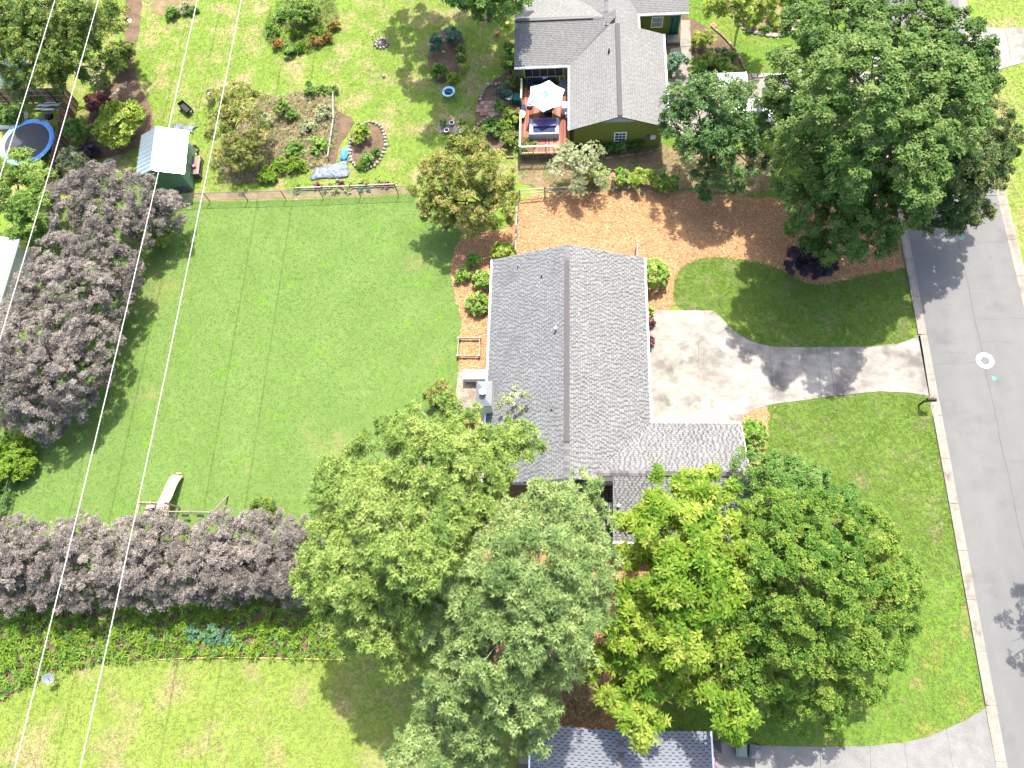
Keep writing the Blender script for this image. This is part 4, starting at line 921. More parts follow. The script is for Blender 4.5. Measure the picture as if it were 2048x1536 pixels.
for (lab, mt, dx, dy, rz) in (('yellow kayak paddle board leaning inside the deck railing', 'yellow', 0, 0, 1.1), ('navy folded chair leaning inside the deck railing', 'navy', .05, .45, .9)):
    c = thing('float_board' if mt == 'yellow' else 'folded_chair', lab, 'board' if mt == 'yellow' else 'chair', (p[0] + dx, p[1] + dy, ZD)); m = MB(); m.lathe((0, 0, .42), [(.1, -.03), (.5, -.03), (.52, .03), (.1, .05)], 14, sx=.38, sy=.95); m.build('panel', M[mt], c); m = MB(); m.box((0, 0, .19), (.1, .5, .38)); m.build('stand', M['black'], c)
p = G(1027, 187, .9); d2 = thing('storage_bin', 'teal and grey storage bin beside the deck stairs', 'bin', (p[0], p[1], 0), -.25); m = MB(); m.box((.35, 0, .32), (.72, .75, .64)); m.build('body', M['teal'], d2); m = MB(); m.box((-.38, -.05, .28), (.55, .72, .56)); m.build('side_crate', M['galv'], d2)
p = G(1158, 293, .9); bk = thing('wheelbarrow', 'black wheelbarrow parked on end at the house corner', 'wheelbarrow', (p[0], p[1], 0), .3); m = MB(); m.lathe((0, 0, .35), [(.22, 0), (.40, .35), (.42, .36)], 10, sx=.8, sy=1.3, top=False); m.build('tray', M['black'], bk); m = MB(); m.tube([(.2, -.9, .62), (.12, .5, .3), (-.12, .5, .3), (-.2, -.9, .62)], .025, 6); m.build('handles', M['black'], bk); m = MB(); m.tube([(-.06, .62, .19), (.06, .62, .19)], .19, 12); m.build('wheel', M['rubber'], bk)
m = MB()
for s_ in (-1, 1): m.tube([(s_ * .18, -.3, .45), (s_ * .22, -.4, 0)], .02, 6)
m.build('feet', M['black'], bk)
p = G(1162, 294, .3); o_ = thing('globe_lamp', 'white glass globe standing by the house corner', 'lamp', (p[0] + .3, p[1] - .2, 0)); m = MB(); m.lathe((0, 0, 0), [(.10, 0), (.08, .12), (.2, .22), (.25, .36), (.2, .5), (.06, .58)], 16); m.build('globe', M['white'], o_, True)

# paver landing with stair edging
PO = (*G(983, 215)[:2], 0); pv = structure('paver_landing', PO); k = 0
q0, q1 = G(953, 203), G(1008, 231)
for i in range(7):
    for j in range(4):
        if i == 0 and j in (0, 3): continue
        x = q0[0] + (q1[0] - q0[0]) * (i + .5) / 7; y = q0[1] + (q1[1] - q0[1]) * (j + .5) / 4
        m = MB(PO); m.bbox((x, y, .03), ((q1[0] - q0[0]) / 7 - .02, (q0[1] - q1[1]) / 4 - .02, .07), random.uniform(-.02, .02), .01, random.random()); m.build('paver', M['brick'], pv, attr=True)
def stone_row(name, label, pts, sz, mat, org=None, closed=False, z=0, cat='edging', h=None):
    pts = [np.array(p[:2]) for p in pts]; seg = list(zip(pts, pts[1:] + ([pts[0]] if closed else [])))
    if not closed: seg = seg[:len(pts) - 1]
    o0 = pts[0]; root = thing(name, label, cat, (o0[0], o0[1], z)); carry = 0.0
    for a, b in seg:
        L = np.linalg.norm(b - a); rz = math.atan2(b[1] - a[1], b[0] - a[0]); t = carry
        while t < L:
            p = a + (b - a) * t / L; m = MB((o0[0], o0[1], z)); s_ = sz * random.uniform(.85, 1.1)
            if mat == 'stone': m.rock((p[0], p[1], z + .06), (s_ * 1.05, s_ * .9, .2), random.random())
            else: m.bbox((p[0], p[1], z + (h or .06)), (s_ * .94, s_ * .55, .12), rz + random.uniform(-.08, .08), .02, random.random())
            m.build('stone' if mat == 'stone' else 'brick', M[mat], root, attr=True); t += sz
        carry = t - L
    return root
stone_row('stone_edging', 'ring of pale stones round the small bed with the blue tarp', B_round, .36, 'stone', closed=True)
stone_row('brick_edging', 'row of pinkish bricks curving along the rose bed by the front walk', GP([(1428, 58), (1445, 72), (1462, 90), (1478, 112), (1488, 138)]), .30, 'brick')
stone_row('stone_edging', 'pale stones edging the rock garden at the top edge', GP([(1478, 50), (1500, 63), (1530, 70), (1560, 73), (1582, 62), (1594, 40), (1598, 10), (1590, -20)]), .55, 'stone')
stone_row('stone_edging', 'low curved stone wall beside the paver landing', GP([(961, 199), (967, 182), (976, 170), (990, 170), (1006, 166)]), .34, 'stone')
stone_row('timber_edging', 'short stone curb running below the paver landing', GP([(950, 262), (956, 250), (970, 240), (985, 232)]), .34, 'stone')
stone_row('brick_edging', 'red brick edging of the shaded bed under the olive gable wall', GP([(1215, 317), (1240, 313), (1270, 309), (1300, 305), (1318, 298)]), .30, 'brick')
stone_row('brick_edging', 'two loose red bricks lying near the deck corner', GP([(1016, 315), (1024, 315), (1032, 315)]), .34, 'brick')
for (px_, py_, i) in ((227, 186, 0), (237, 180, 1), (249, 175, 2)):
    p = G(px_, py_); o = thing('stepping_stone', ['lowest', 'middle', 'topmost'][i] + ' of three square stepping stones on the dirt path', 'stepping stone', (p[0], p[1], -.014)); m = MB(); m.bbox((0, 0, .03), (.40, .38, .06), .35, .012); m.build('slab', M['kerb'], o)

# --- house at the lower edge
LO = (2.9, -9, 0); lh = thing('house', 'house with blue grey shingle roof at the bottom edge', 'house', LO)
LX0, LX1, LRX, LYT, LYB, LZE, LZR = -2.30, 8.08, 2.88, -4.60, -18, 2.80, 4.05
m = MB(LO); m.prism([(-1.9, -5.0), (7.7, -5.0), (7.7, -17.6), (-1.9, -17.6)], -.1, LZE - .05)
m.add([(-1.9, -5.0, LZE - .05), (7.7, -5.0, LZE - .05), (LRX, -5.0, LZR - .16)], [(2, 1, 0)]); m.build('wall', M['cream'], lh)
rf = MB(LO); slope_deck(rf, [(LX0, LYB, LZE), (LRX, LYB, LZR), (LRX, LYT, LZR), (LX0, LYT, LZE)]); slope_deck(rf, [(LRX, LYB, LZR), (LX1, LYB, LZE), (LX1, LYT, LZE), (LRX, LYT, LZR)])
lroof = rf.build('roof', M['cap'], lh); S = MB(LO); sl = math.hypot(LRX - LX0, LZR - LZE)
def slots(mb, O, u, v, U, V, expo, tab, seed):
    """three-tab shingles: whole courses with dark cut-outs between the tabs"""
    r = random.Random(seed); n = np.cross(u, v); n = n if n[2] > 0 else -n; y = 0; row = 0
    while y < V - .02:
        e = min(expo, V - y); x = -tab * (row % 2) * .5 - r.uniform(0, .05)
        while x < U:
            a, b = max(0, x), min(U, x + tab - .055); va = .62 + r.uniform(-.12, .14)
            for (p, q, va_, th) in ((a, b, va, .016), (max(0, b), min(U, x + tab), .05, .005)):
                if q - p < .01: continue
                P0, P1, P2, P3 = O + u * p + v * y, O + u * q + v * y, O + u * q + v * (y + e), O + u * p + v * (y + e)
                mb.add([P0 + n * th, P1 + n * th, P2 + n * th * .3, P3 + n * th * .3, P0, P1], [(0, 1, 2, 3), (4, 5, 1, 0)], va_)
            x += tab
        y += expo; row += 1
for (e0, e1, r0, sd_) in (((LX0, LYB, LZE + .004), (LX0, LYT, LZE + .004), (LRX, LYB, LZR + .004), 31), ((LX1, LYB, LZE + .004), (LX1, LYT, LZE + .004), (LRX, LYB, LZR + .004), 32)):
    O_, u_, v_ = slopeuv(e0, e1, r0); slots(S, O_, u_, v_, LYT - LYB, sl, .20, .32, sd_)
so = S.build('shingles', M['shingle_b'], lroof, attr=True); so['kind'] = 'stuff'
ridge_caps(lroof, (LRX, LYB, LZR), (LRX, LYT - .02, LZR), (1, 0, 0), .24, .17, .3, org=LO)
for x in (LX0 - .05, LX1 + .05): m = MB(LO); m.box((x, (LYT + LYB) / 2, LZE - .06), (.12, LYT - LYB, .13)); m.build('gutter', M['white'], lh)
window(lh, (0, -5.0, 1.5), 1.1, 1.0, 'y+', LO); window(lh, (5, -5.0, 1.5), 1.1, 1.0, 'y+', LO); window(lh, (7.7, -9, 1.5), 1.1, 1.0, 'x+', LO)
DO2 = (-3.0, -7.5, 0); dk2 = thing('side_deck', 'reddish plank deck along the left wall of the lower house', 'deck', DO2)
for i in range(16): m = MB(DO2); m.box((-2.55, -5.9 - i * .155, .30), (1.15, .145, .04), var=random.random()); m.build('plank', M['deck_brown'], dk2, attr=True)
m = MB(DO2); m.box((-2.55, -7.05, .14), (1.05, 2.4, .27)); m.build('joists', M['bark'], dk2)

# --- wheeled bins, kick board
def wheelie(label, px_, py_, rz, body, lidm, group=None, z=.016):
    p = G(px_, py_, 1.05); b = thing('wheeled_bin', label, 'bin', (p[0], p[1], z), rz, group)
    m = MB(); m.add([(-.25, -.27, .06), (.25, -.27, .06), (.25, .27, .06), (-.25, .27, .06), (-.30, -.36, .98), (.30, -.36, .98), (.30, .33, .98), (-.30, .33, .98)], [(3, 2, 1, 0), (0, 1, 5, 4), (1, 2, 6, 5), (2, 3, 7, 6), (3, 0, 4, 7), (4, 5, 6, 7)]); m.build('body', M[body], b)
    m = MB(); m.bbox((0, -.01, 1.02), (.66, .76, .08), 0, .03); l_ = m.build('lid', M[lidm], b)
    m = MB(); m.bbox((0, -.06, 1.075), (.46, .50, .035), 0, .015); m.build('lid_panel', M[lidm], l_)
    m = MB(); m.tube([(-.27, .40, .95), (.27, .40, .95)], .022, 6); m.tube([(-.2, .33, .93), (-.2, .40, .95)], .02, 5); m.tube([(.2, .33, .93), (.2, .40, .95)], .02, 5); m.build('handle', M['black'], b)
    for sx in (-1, 1): m = MB(); m.tube([(sx * .26, .28, .115), (sx * .31, .28, .115)], .115, 12); m.build('wheel', M['rubber'], b)
    return b
wheelie('green grey wheeled bin on the lower driveway, nearer the house', 1483, 1499, -.08, 'bin_green', 'bin_green')
wheelie('black wheeled bin on the lower driveway, nearer the street', 1510, 1503, -.12, 'bin_black', 'bin_black')
wheelie('black wheeled bin tucked against the wall of the lower house', 1429, 1493, 1.57, 'bin_black', 'black')
p = G(1425, 1528, .7); pk = thing('play_panel', 'bright pink plastic play panel leaning by the lower house', 'toy', (p[0], p[1], .016)); m = MB(); m.bbox((0, 0, .45), (.22, .7, .9), 0, .04); m.build('panel', M['pink'], pk); m = MB(); m.box((0, -.5, .12), (.3, .3, .24)); m.build('foot', M['pink'], pk)

# --- mailboxes
def mailbox(label, px_, py_, rz):
    p = G(px_, py_, 1.1); mb_ = thing('mailbox', label, 'mailbox', (p[0], p[1], -.01), rz)
    m = MB(); m.box((-.25, 0, .55), (.10, .10, 1.1)); m.build('post', M['black'], mb_)
    m = MB(); m.box((-.02, 0, 1.02), (.60, .09, .07)); m.add([(-.25, -.03, .65), (-.25, .03, .65), (.12, .03, 1.0), (.12, -.03, 1.0), (-.25, -.03, .58), (-.25, .03, .58), (.18, .03, .99), (.18, -.03, .99)], [(0, 1, 2, 3), (7, 6, 5, 4), (0, 3, 7, 4), (1, 5, 6, 2)]); m.build('arm', M['black'], mb_)
    m = MB(); pr_ = [(-.12, 1.055), (.12, 1.055), (.12, 1.19)] + [(.12 * math.cos(a), 1.19 + .12 * math.sin(a)) for a in np.linspace(.3, 2.84, 7)] + [(-.12, 1.19)]
    n = len(pr_); m.add([(-.22, y, z) for y, z in pr_] + [(.36, y, z) for y, z in pr_], [tuple(range(n - 1, -1, -1)), tuple(range(n, 2 * n))] + [(i, (i + 1) % n, n + (i + 1) % n, n + i) for i in range(n)]); bx2 = m.build('box', M['black'], mb_)
    m = MB(); m.box((.1, .135, 1.27), (.18, .015, .05)); m.build('flag', M['red'], bx2)
mailbox('black mailbox on a post at the end of the white driveway', 1860, 800, 0.0)
mailbox('black mailbox on the far side of the street beside the big tree', 1991, 172, math.pi)

# --- vehicles
def car(label, x, y, rz, paint, L=4.9, W_=1.92, kind='suv', cat='car', name='parked_car'):
    c = thing(name, label, cat, (x, y, .013), rz)
    def loft(m, st, npt=20, p=3.2):
        n = len(st); vs_ = []
        for (xx, zb, zt_, hw) in st:
            for k in range(npt):
                a = 2 * math.pi * k / npt; ca, sa = math.cos(a), math.sin(a)
                vs_.append((xx, hw * math.copysign(abs(ca) ** (2 / p), ca), (zb + zt_) / 2 + (zt_ - zb) / 2 * math.copysign(abs(sa) ** (2 / p), sa)))
        fs = [(i * npt + k, i * npt + (k + 1) % npt, (i + 1) * npt + (k + 1) % npt, (i + 1) * npt + k) for i in range(n - 1) for k in range(npt)]
        m.add(vs_, fs + [tuple(range(npt - 1, -1, -1)), tuple((n - 1) * npt + k for k in range(npt))])
    h = L / 2; hw = W_ / 2
    m = MB()
    if kind == 'suv': loft(m, [(-h, .42, .92, hw * .82), (-h + .12, .32, 1.05, hw * .95), (-h + .7, .28, 1.10, hw), (0, .26, 1.10, hw), (h - 1.4, .26, 1.08, hw), (h - .55, .28, 1.00, hw * .97), (h - .12, .32, .90, hw * .9), (h, .42, .78, hw * .75)])
    else: loft(m, [(-h, .48, .80, hw * .93), (-h + .05, .45, .84, hw), (-h + 1.9, .40, .86, hw), (-h + 2.0, .36, 1.16, hw), (h - 1.3, .36, 1.16, hw), (h - .4, .38, 1.10, hw * .97), (h - .1, .42, 1.02, hw * .9), (h, .5, .88, hw * .8)])
    bd = m.build('body', M[paint], c, True)
    if kind == 'suv': cab = [(-h + .10, 1.0, 1.15, hw * .86), (-h + .42, 1.0, 1.66, hw * .80), (-h + .9, 1.0, 1.72, hw * .78), (.35, 1.0, 1.72, hw * .78), (.75, 1.0, 1.60, hw * .79), (h - 1.25, 1.0, 1.12, hw * .86)]
    else: cab = [(-h + 2.05, 1.0, 1.2, hw * .88), (-h + 2.2, 1.0, 1.80, hw * .82), (-h + 2.6, 1.0, 1.86, hw * .80), (h - 2.2, 1.0, 1.84, hw * .80), (h - 1.85, 1.0, 1.6, hw * .82), (h - 1.3, 1.0, 1.2, hw * .88)]
    m = MB(); loft(m, cab, 20, 4.5); m.build('windows', M['glass'], c, True)
    a, b = (-h + .5, .4) if kind == 'suv' else (-h + 2.25, h - 2.15); zt_ = 1.70 if kind == 'suv' else 1.83
    m = MB(); loft(m, [(a, zt_ - .05, zt_ + .02, hw * .66), (a + .1, zt_ - .06, zt_ + .05, hw * .74), (b - .1, zt_ - .06, zt_ + .05, hw * .74), (b, zt_ - .05, zt_ + .02, hw * .68)], 16, 4); m.build('roof_panel', M[paint], c, True)
    for sx in (-1, 1):
        for xx in ((a + .08, (a + b) / 2, b) if kind == 'suv' else (a + .05, b)):
            m = MB(); m.tube([(xx, sx * hw * .87, 1.05), (xx - .02, sx * hw * .76, zt_)], .045, 5); m.build('pillar', M[paint], c)
        m = MB(); m.box((b + .45, sx * (hw + .08), 1.14), (.12, .20, .13)); m.build('mirror', M[paint], c)
        m = MB(); m.box((h - .10, sx * hw * .62, .80), (.16, .36, .14)); m.build('headlight', M['lamp_white'], c)
        m = MB(); m.box((-h + .06, sx * hw * .80, .88), (.10, .16, .34)); m.build('taillight', M['lamp_red'], c)
        for xx in (-h * .60, h * .60):
            m = MB(); m.tube([(xx, sx * (hw - .22), .36), (xx, sx * (hw + .01), .36)], .36, 20); wl = m.build('wheel', M['rubber'], c)
            m = MB(); m.tube([(xx, sx * (hw + .0), .36), (xx, sx * (hw + .025), .36)], .23, 14); m.build('rim', M['galv'], wl)
    if kind == 'pickup':
        m = MB()
        for sx in (-1, 1): m.box((-h + 1.0, sx * (hw - .06), 1.0), (1.95, .12, .34))
        m.box((-h + .06, 0, 1.0), (.10, W_ - .26, .34)); m.build('bed_wall', M[paint], c)
        m = MB(); m.box((-h + 1.0, 0, .875), (1.8, W_ - .28, .03)); m.build('bed_floor', M['black'], c)
    return c
p = G(1446, 160, 1.7); car('white car half hidden by the sparse tree, nose towards the house', p[0], p[1], math.pi, 'car_white')
p = G(1531, 170, 1.0) + (2.2, 0, 0); car('silver pickup truck partly under the big shade tree', p[0] + .6, p[1], 0, 'car_silver', 5.4, 1.95, 'pickup', 'pickup truck', 'parked_pickup')
p = G(1505, 217, 1.4); car('white car between the two trees on the upper driveway', p[0] - .2, p[1], 0, 'car_white', 4.7, 1.85)

# --- sheds and yard on the left
sh0 = [G(313, 253, 3.3), G(386, 268, 2.45), G(376, 352, 2.45), G(302, 340, 3.3), G(270, 272, 2.45), G(258, 340, 2.45)]
sx_, sy_ = unit(sh0[0] - sh0[3]), None
SC = np.array([(sh0[0] + sh0[3])[0] / 2, (sh0[0] + sh0[3])[1] / 2, 0]); ang = math.atan2(sx_[1], sx_[0]) - math.pi / 2
hl = np.linalg.norm((sh0[0] - sh0[3])[:2]) / 2
sd_ = thing('garden_shed', 'small green shed with shiny ribbed metal roof', 'shed', SC, ang)
SW = 2.05
m = MB(); m.box((.15, 0, 1.2), (3.3, hl * 2 - .5, 2.4)); m.build('wall', M['shedgreen'], sd_)
m = MB()
for s_ in (-1, 1): m.add([(-1.5, s_ * (hl - .25), 2.4), (1.8, s_ * (hl - .25), 2.4), (0, s_ * (hl - .25), 3.16)], [(0, 1, 2) if s_ < 0 else (2, 1, 0)])
m.build('gable', M['shedgreen'], sd_)
for s_, w_ in ((-1, 1.78), (1, 2.3)):
    zl = 2.5 if s_ < 0 else 2.38
    m = MB(); slope_deck(m, [(0, -hl, 3.28), (s_ * w_, -hl, zl), (s_ * w_, hl, zl), (0, hl, 3.28)] if s_ > 0 else [(0, hl, 3.28), (s_ * w_, hl, zl), (s_ * w_, -hl, zl), (0, -hl, 3.28)], .05); rp = m.build('roof_sheet', M['roofmetal'], sd_)
    for i in range(11):
        y = -hl + .05 + i * (2 * hl - .1) / 10; m = MB(); m.tube([(0, y, 3.285), (s_ * w_, y, zl + .005)], .022, 4); m.build('rib', M['roofmetal'], rp)
m = MB(); m.box((0, 0, 3.295), (.22, hl * 2 + .04, .03)); m.build('ridge_flashing', M['roofmetal'], sd_)
m = MB(); m.box((1.83, .3, 1.0), (.05, .95, 2.0)); m.build('door', M['shedgreen'], sd_)
# porch bench beside the shed
p = G(391, 333, .5); pb = thing('potting_bench', 'grey wooden potting bench along the shed side', 'bench', (p[0], p[1], 0), ang)
for i in range(4): m = MB(); m.bbox((-.36 + i * .235, 0, .70), (.22, 1.9, .04), 0, .008, random.random()); m.build('board', M['deck_brown'], pb, attr=True)
for sx in (-1, 1):
    for sy in (-1, 1): m = MB(); m.box((sx * .4, sy * .85, .34), (.09, .09, .68)); m.build('leg', M['wood'], pb)
m = MB(); m.box((0, 0, .22), (.8, 1.7, .04)); m.build('shelf', M['deck_brown'], pb)
p2 = G(388, 332, .85); rp_ = thing('flower_pot', 'small red pot on the potting bench', 'pot', (p2[0], p2[1], .722)); m = MB(); m.lathe((0, 0, 0), [(.09, 0), (.15, .17), (.16, .2), (.12, .2)], 14); m.build('pot', M['red'], rp_); m = MB(); m.lathe((0, 0, .185), [(.12, 0), (.1, .02)], 12); m.build('rim', M['pink'], rp_)
for (px_, lab) in ((350, 'left of two grey plastic totes below the shed gable'), (367, 'right of two grey plastic totes below the shed gable')):
    p = G(px_, 372, .5); t_ = thing('storage_tote', lab, 'tote', (p[0], p[1], 0), ang); m = MB(); m.box((0, 0, .24), (.62, .48, .48), taper=1.08); m.build('body', M['tarp_grey'], t_); m = MB(); m.bbox((0, 0, .50), (.72, .56, .05), 0, .015); m.build('lid', M['grey_box'], t_)
p = G(391, 300, .2); wb = thing('yard_cart', 'small brown cart with yellow handle beside the shed', 'cart', (p[0], p[1], 0), .4); m = MB(); m.lathe((0, 0, .14), [(.2, 0), (.36, .26), (.38, .27)], 8, top=False, sx=.8, sy=1.25); m.build('tray', M['deck_brown'], wb); m = MB(); m.tube([(0, -.4, .3), (.05, -.9, .55)], .03, 6); m.build('handle', M['yellow'], wb)
for s_ in (-1, 1): m = MB(); m.tube([(s_ * .22, .1, .13), (s_ * .28, .1, .13)], .13, 10); m.build('wheel', M['rubber'], wb)
# crumpled tarps
def tarp(label, px_, py_, rx, ry, h, mat, rz=0, name='tarp', seed=3):
    p = G(px_, py_); o_ = random.Random(seed); nx_, ny_ = 13, 11; m = MB(); V = []
    for j in range(ny_):
        for i in range(nx_):
            a, b = -1 + 2 * i / (nx_ - 1), -1 + 2 * j / (ny_ - 1); e = max(abs(a), abs(b))
            x = rx * a * (1 + .1 * math.sin(3 * b + seed)) + .1 * b; y = ry * b * (1 + .18 * math.sin(2.2 * a + seed * 2))
            z = .02 + h * (1 - e ** 2) * (.5 + .5 * abs(math.sin(4.1 * a + 2.3 * b + seed))) + .05 * o_.random()
            V.append((x, y, z))
    m.add(V, [(j * nx_ + i, j * nx_ + i + 1, (j + 1) * nx_ + i + 1, (j + 1) * nx_ + i) for j in range(ny_ - 1) for i in range(nx_ - 1)])
    o = m.build(name, M[mat], None, True); o.location = (p[0], p[1], 0); o.rotation_euler = (0, 0, rz)
    sm = o.modifiers.new('thickness', 'SOLIDIFY'); sm.thickness = .01
    tag(o, label, 'tarp'); return o
tarp('grey tarp spread flat with clippings below the round stone bed', 661, 343, 1.55, .72, .14, 'tarp_grey', .15)
tarp('crumpled pale grey tarp lying behind the shed', 366, 258, 1.1, .42, .22, 'tarp_grey', -.1, seed=5)
tarp('bunched bright blue tarp beside the stone ring', 690, 308, .34, .62, .42, 'tarp_blue', .1, seed=7)
# garden cart, table
p = G(370, 214, .4); gc = thing('garden_cart', 'long black garden cart standing on the lawn near the shed', 'cart', (p[0], p[1], 0), -.75)
m = MB(); m.add([(-.62, -.22, .28), (.62, -.22, .28), (.62, .22, .28), (-.62, .22, .28), (-.72, -.30, .52), (.72, -.30, .52), (.72, .30, .52), (-.72, .30, .52)], [(0, 1, 2, 3), (0, 4, 5, 1), (1, 5, 6, 2), (2, 6, 7, 3), (3, 7, 4, 0)]); m.build('tray', M['black'], gc)
for sx in (-1, 1):
    for sy in (-1, 1): m = MB(); m.tube([(sx * .5, sy * .24, .15), (sx * .5, sy * .32, .15)], .15, 12); m.build('wheel', M['rubber'], gc)
m = MB(); m.tube([(-.7, 0, .3), (-1.1, .05, .6)], .02, 5); m.build('handle', M['black'], gc); m = MB(); m.box((0, 0, .235), (1.1, .3, .05)); m.build('chassis', M['steel'], gc)
p = G(418, 186, .8); tb2 = thing('garden_table', 'small black garden table with pots beneath the olive tree', 'table', (p[0], p[1], 0), .1); m = MB(); m.bbox((0, 0, .72), (.62, .95, .05), 0, .01); m.build('top', M['black'], tb2)
for sx in (-1, 1):
    for sy in (-1, 1): m = MB(); m.box((sx * .26, sy * .42, .35), (.05, .05, .70)); m.build('leg', M['black'], tb2)
for (dx, dy, mt, lab) in ((.12, -.12, 'white', 'white bowl on the black garden table'), (.0, -.36, 'terracotta', 'terracotta bowl on the black garden table')):
    o_ = thing('bowl', lab, 'bowl', (p[0] + dx, p[1] + dy, .746)); m = MB(); m.lathe((0, 0, 0), [(.1, 0), (.17, .12), (.18, .13), (.15, .12), (.08, .03)], 14, top=False); m.build('bowl', M[mt], o_); m = MB(); m.lathe((0, 0, .03), [(.12, 0), (.10, .02)], 12); m.build('filling', M['soil'], o_)
# trampoline
tc = G(54, 284, .85); tr_ = thing('trampoline', 'round black trampoline with blue edge pads behind the wooden fence', 'trampoline', (tc[0], tc[1], 0)); R = 2.45
m = MB(); m.lathe((0, 0, .82), [(R - .36, 0), (R - .38, .012)], 40); m.build('jumping_mat', M['mat_black'], tr_)
for k in range(8):
    m = MB(); nseg = 6; V = []
    for i in range(nseg + 1):
        a = 2 * math.pi * (k + i / nseg * .985) / 8
        for r_, z_ in ((R - .42, .86), (R - .2, .895), (R + .02, .87)): V.append((r_ * math.cos(a), r_ * math.sin(a), z_))
    m.add(V, [(i * 3 + j, (i + 1) * 3 + j, (i + 1) * 3 + j + 1, i * 3 + j + 1) for i in range(nseg) for j in range(2)])
    m.build('edge_pad', M['cyan_pad'] if k in (3, 4, 5) else M['blue_pad'], tr_)
m = MB(); m.tube([((R - .08) * math.cos(a), (R - .08) * math.sin(a), .82) for a in np.linspace(0, 2 * math.pi, 33)], .03, 6, caps=False); m.build('frame', M['galv'], tr_)
for k in range(6):
    a = k * math.pi / 3; m = MB(); m.tube([((R - .08) * math.cos(a - .12), (R - .08) * math.sin(a - .12), .8), ((R - .05) * math.cos(a - .12), (R - .05) * math.sin(a - .12), .02), ((R - .05) * math.cos(a + .12), (R - .05) * math.sin(a + .12), .02), ((R - .08) * math.cos(a + .12), (R - .08) * math.sin(a + .12), .8)], .025, 6); m.build('leg', M['galv'], tr_)
# wooden fence: two runs of boards
def board_fence(label, a, b, h, face, group=None):
    a, b = np.array(a[:2]), np.array(b[:2]); L = np.linalg.norm(b - a); t = (b - a) / L; rz = math.atan2(t[1], t[0]); nn = np.array([-t[1], t[0]]) * face
    root = thing('board_fence', label, 'fence', (a[0], a[1], 0)); org = (a[0], a[1], 0); n = int(L / .15)
    for i in range(n):
        p = a + t * (i + .5) * L / n; hh = h + random.uniform(-.02, .02)
        m = MB(org); m.box((p[0], p[1], hh / 2 + .03), (L / n - .010, .022, hh - .04), rz, random.random()); m.build('board', M['fence'], root, attr=True)
    for z_ in (.35, .95, 1.55):
        c = (a + b) / 2 + nn * .035; m = MB(org); m.box((c[0], c[1], z_), (L, .045, .09), rz, .95); m.build('rail', M['wood'], root, attr=True)
    for i in range(int(L / 2.4) + 1):
        p = a + t * min(L, i * 2.4) + nn * .08; m = MB(org); m.box((p[0], p[1], h / 2), (.1, .1, h), rz, .4); m.build('post', M['fence'], root, attr=True)
fa, fb = G(-60, 178, 1.8), G(131, 176, 1.8); board_fence('brown wooden board fence running behind the trampoline yard', fa, fb, 1.8, -1)
fc = G(88, 372, 1.8); board_fence('brown wooden board fence between the trampoline and the garden', (fb[0], fb[1]), fc, 1.8, -1)
p = G(100, 232, .5)
bq = thing('kettle_grill', 'black covered kettle grill in the fence corner', 'grill', (p[0] + .2, p[1] - .3, 0)); m = MB(); m.lathe((0, 0, .55), [(.12, 0), (.34, .12), (.4, .30), (.36, .46), (.2, .58), (.05, .62)], 18); m.build('kettle', M['black'], bq, True)
for k in range(3): a = 2.1 * k; m = MB(); m.tube([(.2 * math.cos(a), .2 * math.sin(a), .6), (.38 * math.cos(a), .38 * math.sin(a), 0)], .02, 5); m.build('leg', M['galv'], bq)
a_, b_ = G(78, 236, .6), G(122, 215, .9); dirn = b_ - a_
o_ = thing('timber_plank', 'long tan plank leaning from the trampoline edge to the fence', 'plank', (*G(96, 232)[:2], 0)); m = MB((*G(96, 232)[:2], 0)); m.tube([G(79, 240, .93), G(121, 214, 1.1)], .10, 4); m.build('plank', M['wood'], o_); m = MB((*G(96, 232)[:2], 0)); q_ = G(118, 217, 1.0); m.box((q_[0], q_[1], .5), (.1, .1, 1.0)); m.build('prop', M['wood'], o_)
wp = thing('pipe_pile', 'jumble of white plastic pipes lying along the fence foot', 'pipes', (*G(95, 212)[:2], 0))
for i in range(9):
    x0, y0 = 70 + random.uniform(0, 20), 206 + i * 2.2; m = MB((*G(95, 212)[:2], 0)); q0, q1 = G(x0, y0), G(x0 + random.uniform(28, 52), y0 + random.uniform(-6, 5)); m.tube([q0 + (0, 0, .06 + i * .02), q1 + (0, 0, .06 + i * .025)], .035, 6); m.build('pipe', M['white'], wp)
# raised bed / planter on the left edge
p = G(14, 238, .4); pl_ = thing('planter_bed', 'white edged raised planter beside the trampoline', 'planter', (p[0], p[1], 0)); m = MB()
m.box((0, -.75, .22), (3.2, .10, .44)); m.box((0, .75, .22), (3.2, .10, .44)); m.box((1.55, 0, .22), (.10, 1.4, .44)); m.build('boards', M['white'], pl_); m = MB(); m.box((0, 0, .17), (3.0, 1.4, .34)); m.build('fill', M['soil'], pl_)
# pale building on the left edge
BO = (*G(-40, 565)[:2], 0); ob = thing('outbuilding', 'building with pale glossy roof at the left edge', 'building', BO)
e = [G(-8, 476, 2.9), G(41, 503, 2.9), G(40, 520, 2.9), G(4, 640, 2.9)]
xr = e[1][0]; yt_, yb_ = G(20, 478, 2.9)[1], G(0, 660, 2.9)[1]
m = MB(BO); m.prism([(xr - 8, yb_ + .3), (xr - .9, yb_ + .3), (xr - .9, yt_ - .3), (xr - 8, yt_ - .3)], -.1, 2.8); m.build('wall', M['cover'], ob)
m = MB(BO); slope_deck(m, [(xr - 4.3, yb_, 4.2), (xr - .55, yb_, 2.9), (xr - .55, yt_, 2.9), (xr - 4.3, yt_, 4.2)]); slope_deck(m, [(xr - 8.4, yb_, 2.9), (xr - 4.3, yb_, 4.2), (xr - 4.3, yt_, 4.2), (xr - 8.4, yt_, 2.9)]); orf = m.build('roof', M['cap'], ob)
